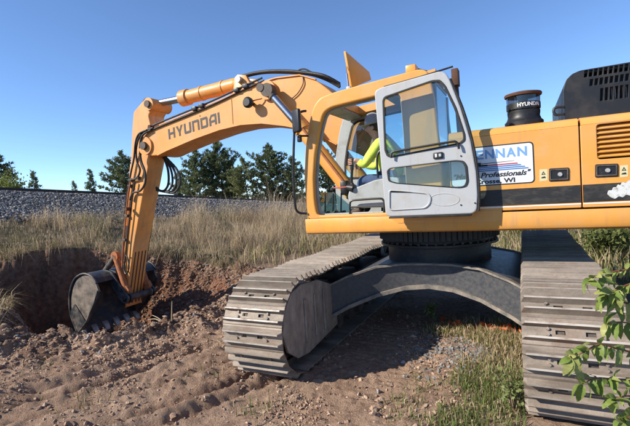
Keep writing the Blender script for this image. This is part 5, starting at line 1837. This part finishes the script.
def shrub(name, base, h, w, n, seed, label, c0, c1, leaf=0.07, group=None, cat='shrub'):
    rg_ = np.random.default_rng(seed)
    base = np.array(base, float)
    segs, C_ = [], []
    for k in range(9):
        az, tl = rg_.random() * 2 * PI, rg_.random() * 0.9
        tip_ = base + np.array([math.cos(az) * tl * w / 2, math.sin(az) * tl * w / 2, h * (0.6 + 0.35 * rg_.random())])
        mid_ = base + (tip_ - base) * 0.5 + np.array([0, 0, 0.12 * h])
        segs += [(base, mid_, 0.012 * h + 0.006, 0.006 * h + 0.004), (mid_, tip_, 0.006 * h + 0.004, 0.003)]
        for j in range(n // 9):
            q = 0.25 + 0.8 * rg_.random()
            c_ = base + (mid_ - base) * q * 2 if q < 0.5 else mid_ + (tip_ - mid_) * (q - 0.5) * 2
            C_.append(c_ + rg_.normal(0, 1, 3) * np.array([w, w, h]) * 0.09)
    C_ = np.array(C_)
    m_ = len(C_)
    D_ = rg_.normal(0, 1, (m_, 3)) + np.array([0, 0, 0.3]); D_ /= np.linalg.norm(D_, axis=1, keepdims=True)
    U_ = np.cross(D_, rg_.normal(0, 1, (m_, 3))); U_ /= np.linalg.norm(U_, axis=1, keepdims=True)
    S2 = (leaf * (0.6 + 0.8 * rg_.random(m_)))[:, None]
    V = np.stack([C_, C_ + D_ * S2 * 0.5 + U_ * S2 * 0.35, C_ + D_ * S2, C_ + D_ * S2 * 0.5 - U_ * S2 * 0.35], 1).reshape(-1, 3)
    i = (np.arange(m_) * 4)[:, None]
    Fc = np.concatenate([i + np.array([0, 1, 2]), i + np.array([0, 2, 3])])
    t_ = rg_.random((m_, 1))
    cc_ = (1 - t_) * np.array(c0) + t_ * np.array(c1)
    root = empty(name, tuple(base), label=label, cat=cat, **({'group': group} if group else {}))
    TV, TF = tubes_np(segs)
    link('stem', fast_mesh('stem', TV - base, TF), 'twig_brown', root)
    link('crown', fast_mesh('crown', V - base, Fc, np.repeat(cc_, 4, 0)), 'foliage', root)
    return root
def gpt(x_, y_):
    return (x_, y_, float(terrain(x_, y_)) - 0.02)
q = atd(4, 194, 48)
shrub('yellow_green_bush', (q[0], q[1], float(terrain(q[0], q[1]))), float(atd(4, 172, 48)[2]) - float(terrain(q[0], q[1])), 4.4, 5000, 31, 'yellow-green bush at the left edge in front of the dark pine', (0.10, 0.13, 0.03), (0.24, 0.27, 0.07), 0.22)
shrub('green_bush', gpt(-2.7, -5.0), 1.0, 1.7, 2600, 32, 'green bush low behind the right-hand track', (0.06, 0.08, 0.02), (0.20, 0.22, 0.07), 0.09, 'bushes behind the machine')
shrub('green_bush', gpt(-4.2, -6.6), 1.3, 2.2, 2600, 33, 'olive bush farther right behind the right-hand track', (0.08, 0.09, 0.025), (0.24, 0.23, 0.08), 0.10, 'bushes behind the machine')
shrub('green_bush', gpt(-1.2, -9.5), 1.25, 2.2, 2600, 34, 'bush glimpsed between the turntable and the right-hand track', (0.06, 0.08, 0.02), (0.19, 0.21, 0.06), 0.10, 'bushes behind the machine')
shrub('green_bush', gpt(-5.8, -9.0), 1.7, 3.2, 3000, 35, 'pale bush at the right edge under the body', (0.10, 0.11, 0.03), (0.26, 0.25, 0.09), 0.11, 'bushes behind the machine')
shrub('weed_clump', gpt(0.16, 0.02), 0.30, 0.22, 260, 36, 'small upright weed at the tip of the weedy strip', (0.12, 0.16, 0.06), (0.28, 0.32, 0.14), 0.045, cat='weed')
shrub('weed_clump', gpt(-0.98, 2.35), 0.40, 0.45, 420, 37, 'fine-leaved weed against the foot of the right-hand track', (0.12, 0.15, 0.05), (0.26, 0.30, 0.11), 0.035, cat='weed')

# ------------------------------------------------------------------ leafy sapling close to the camera
def leaf_mesh(seed):
    rg_ = random.Random(seed)
    # pointed, coarsely toothed leaf folded along its midrib, 1 long
    out_ = []
    for q_ in range(15):
        t = q_ / 14
        w = 0.62 * (t ** 0.62) * (1 - t) ** 0.85 * (1 + 0.09 * (q_ % 2))
        out_.append((t, w))
    V, Fc = [], []
    droop = rg_.uniform(0.15, 0.45)
    fold = rg_.uniform(0.15, 0.40)
    for t, w in out_:
        z0_ = -droop * t * t + 0.06 * math.sin(t * 3)
        V.append((t, 0, z0_))
        wl_, wr_ = w * rg_.uniform(0.94, 1.05), w * rg_.uniform(0.94, 1.05)
        V.append((t - 0.05 * w, wl_, z0_ + fold * wl_ - 0.15 * wl_ * t + 0.02 * math.sin(9 * t + seed)))
        V.append((t - 0.05 * w, -wr_, z0_ + fold * wr_ - 0.15 * wr_ * t + 0.02 * math.sin(8 * t + 2 * seed)))
    for i in range(len(out_) - 1):
        a = i * 3
        Fc += [(a, a + 3, a + 4), (a, a + 4, a + 1), (a, a + 2, a + 5), (a, a + 5, a + 3)]
    return np.array(V), np.array(Fc)
LEAFS = []
for k in range(6):
    V, Fc = leaf_mesh(k)
    g_ = np.array([(0.21, 0.28, 0.06), (0.29, 0.35, 0.09), (0.37, 0.40, 0.12), (0.24, 0.31, 0.075), (0.42, 0.42, 0.14), (0.17, 0.24, 0.05)][k])
    C_ = np.tile(g_, (len(V), 1)) * RNG.uniform(0.85, 1.12, (len(V), 1))
    me = fast_mesh('leaf', V, Fc, C_)
    me.materials.append(MATS['big_leaf'])
    me.polygons.foreach_set('use_smooth', np.ones(len(me.polygons), bool))
    LEAFS.append(me)
root_p = gpt(-2.15, 3.55)
sap = empty('leafy_sapling', root_p, label='leafy green sapling close to the camera at the right edge', cat='sapling')
rp = np.array(root_p)
DS = 1.95
def bpt(u, v, dep=DS):
    return atd(u, v, dep)
main = [rp, rp + np.array([0.05, 0.02, 0.5]), bpt(672, 380, 2.1), bpt(662, 300, 2.05), bpt(650, 240, 2.0), bpt(642, 215, 2.0)]
mbs = MB().tube([Vector(p - rp) for p in main], 0.014, 8, 4, r2=0.004)
mbs.build('stem', 'twig_brown', sap)
branches = [
    [(655, 255, 2.0), (632, 268, 1.97), (612, 272, 1.95), (596, 276, 1.93), (588, 281, 1.92)],
    [(660, 300, 2.03), (634, 304, 1.98), (616, 300, 1.95), (606, 296, 1.93)],
    [(666, 345, 2.05), (640, 352, 1.97), (618, 349, 1.93), (600, 344, 1.92), (584, 352, 1.9), (570, 358, 1.9)],
    [(667, 365, 2.08), (640, 378, 1.98), (615, 379, 1.94), (596, 378, 1.92), (582, 384, 1.9)],
    [(668, 385, 2.08), (645, 396, 1.95), (625, 396, 1.9), (612, 400, 1.9)],
    [(664, 325, 2.04), (640, 326, 1.99), (622, 322, 1.96), (606, 324, 1.94)],
    [(660, 285, 2.02), (640, 282, 1.96), (624, 286, 1.93), (614, 292, 1.9)],
    [(668, 400, 2.08), (648, 412, 1.95), (632, 416, 1.9), (620, 420, 1.9)],
]
rs = random.Random(5)
def add_leaf(p, dr, size, roll):
    o = bpy.data.objects.new('leaf', rs.choice(LEAFS))
    COL.objects.link(o)
    o.parent = sap
    o.location = Vector(p - rp)
    d_ = Vector(dr).normalized()
    q_ = d_.to_track_quat('X', 'Z')
    o.rotation_mode = 'QUATERNION'
    o.rotation_quaternion = q_ @ Quaternion((1, 0, 0), roll)
    o.scale = (size, size, size)
camr, camd, camf = RU[0], RU[1], RU[2]
for bi, b_ in enumerate(branches):
    pts = [bpt(*q) for q in b_]
    MB().tube([Vector(p - rp) for p in pts], 0.006, 6, 4, r2=0.0022).build('branch', 'stem_red', sap)
    nodes = []
    for i in range(1, len(pts)):
        for t in (0.0, 0.33, 0.66):
            nodes.append(pts[i - 1] * (1 - t) + pts[i] * t)
    nodes = nodes[2:] + [pts[-1], pts[-1]]
    for j, p in enumerate(nodes):
        for k in (0, 1):
            dr = -camr * rs.uniform(-0.2, 0.9) + camd * (rs.uniform(0.1, 1.0) if (j + k) % 2 else rs.uniform(-0.7, 0.3)) - camf * rs.uniform(-0.1, 0.6)
            add_leaf(p, dr, rs.uniform(0.04, 0.085), rs.uniform(-0.9, 0.9))

# ------------------------------------------------------------------ twigs on the rim, orange scraps, rubber scrap
def twig(u0, v0, bend, u1, v1, z0, z1, label, r=0.012):
    a, b = Vector(atz(u0, v0, z0)), None
    a.z = float(terrain(a.x, a.y)) - 0.01
    e = Vector(aty(u1, v1, a.y - 0.05))
    mid_ = (a + e) / 2 + Vector((0, 0, bend))
    MB().tube([a, mid_, e], r, 6, 5, r2=r * 0.4).build('root_twig', 'root_pale', None, label=label, cat='twig', group='pale roots on the near rim of the pit')
twig(166, 331, 0.05, 147, 320, 0, 0, 'long pale root lying leftward on the near rim of the pit')
twig(168, 330, 0.04, 152, 315, 0, 0, 'pale root between two others on the near rim of the pit')
twig(172, 327, 0.02, 172, 301, 0, 0, 'upright pale root sticking out of the near rim of the pit', 0.014)
twig(172, 329, 0.06, 182, 311, 0, 0, 'pale root leaning right on the near rim of the pit')
twig(36, 352, 0.02, 46, 342, 0, 0, 'short pale stick by the left part of the pit rim', 0.010)
def scrap(name, pts, w, m, label, cat_, seed, lift=0.03):
    rg_ = random.Random(seed)
    mb = MB()
    top, bot = [], []
    N_ = 46
    P = np.array(pts)
    for i in range(N_):
        t = i / (N_ - 1) * (len(P) - 1)
        k = min(int(t), len(P) - 2)
        c_ = P[k] + (P[k + 1] - P[k]) * (t - k)
        x_, y_ = c_[0] + rg_.uniform(-.02, .02), c_[1] + rg_.uniform(-.03, .03)
        z_ = float(terrain(x_, y_))
        h_ = w * rg_.uniform(0.4, 1.2)
        lean_ = rg_.uniform(-.06, .06)
        bot.append((x_, y_, z_ - 0.01)); top.append((x_ + rg_.uniform(-.02, .02), y_ + lean_, z_ + lift + h_))
    B1 = [mb.bm.verts.new(p) for p in bot]
    T1 = [mb.bm.verts.new(p) for p in top]
    M1 = [mb.bm.verts.new(((Vector(a) + Vector(b)) / 2 + Vector((rg_.uniform(-.02, .02), rg_.uniform(-.03, .05), 0)))) for a, b in zip(bot, top)]
    for i in range(N_ - 1):
        if rg_.random() < 0.12: continue
        mb.bm.faces.new((B1[i], B1[i + 1], M1[i + 1], M1[i]))
        if rg_.random() < 0.25: continue
        mb.bm.faces.new((M1[i], M1[i + 1], T1[i + 1], T1[i]))
    return mb.build(name, m, None, ang=20, label=label, cat=cat_)
scrap('orange_netting', [(0.02, 0.02), (-0.20, 0.12), (-0.55, 0.14), (-0.85, 0.20), (-1.03, 0.22)], 0.07, 'netting_orange', 'bright orange torn netting along the edge of the weeds under the frame', 'netting', 3)
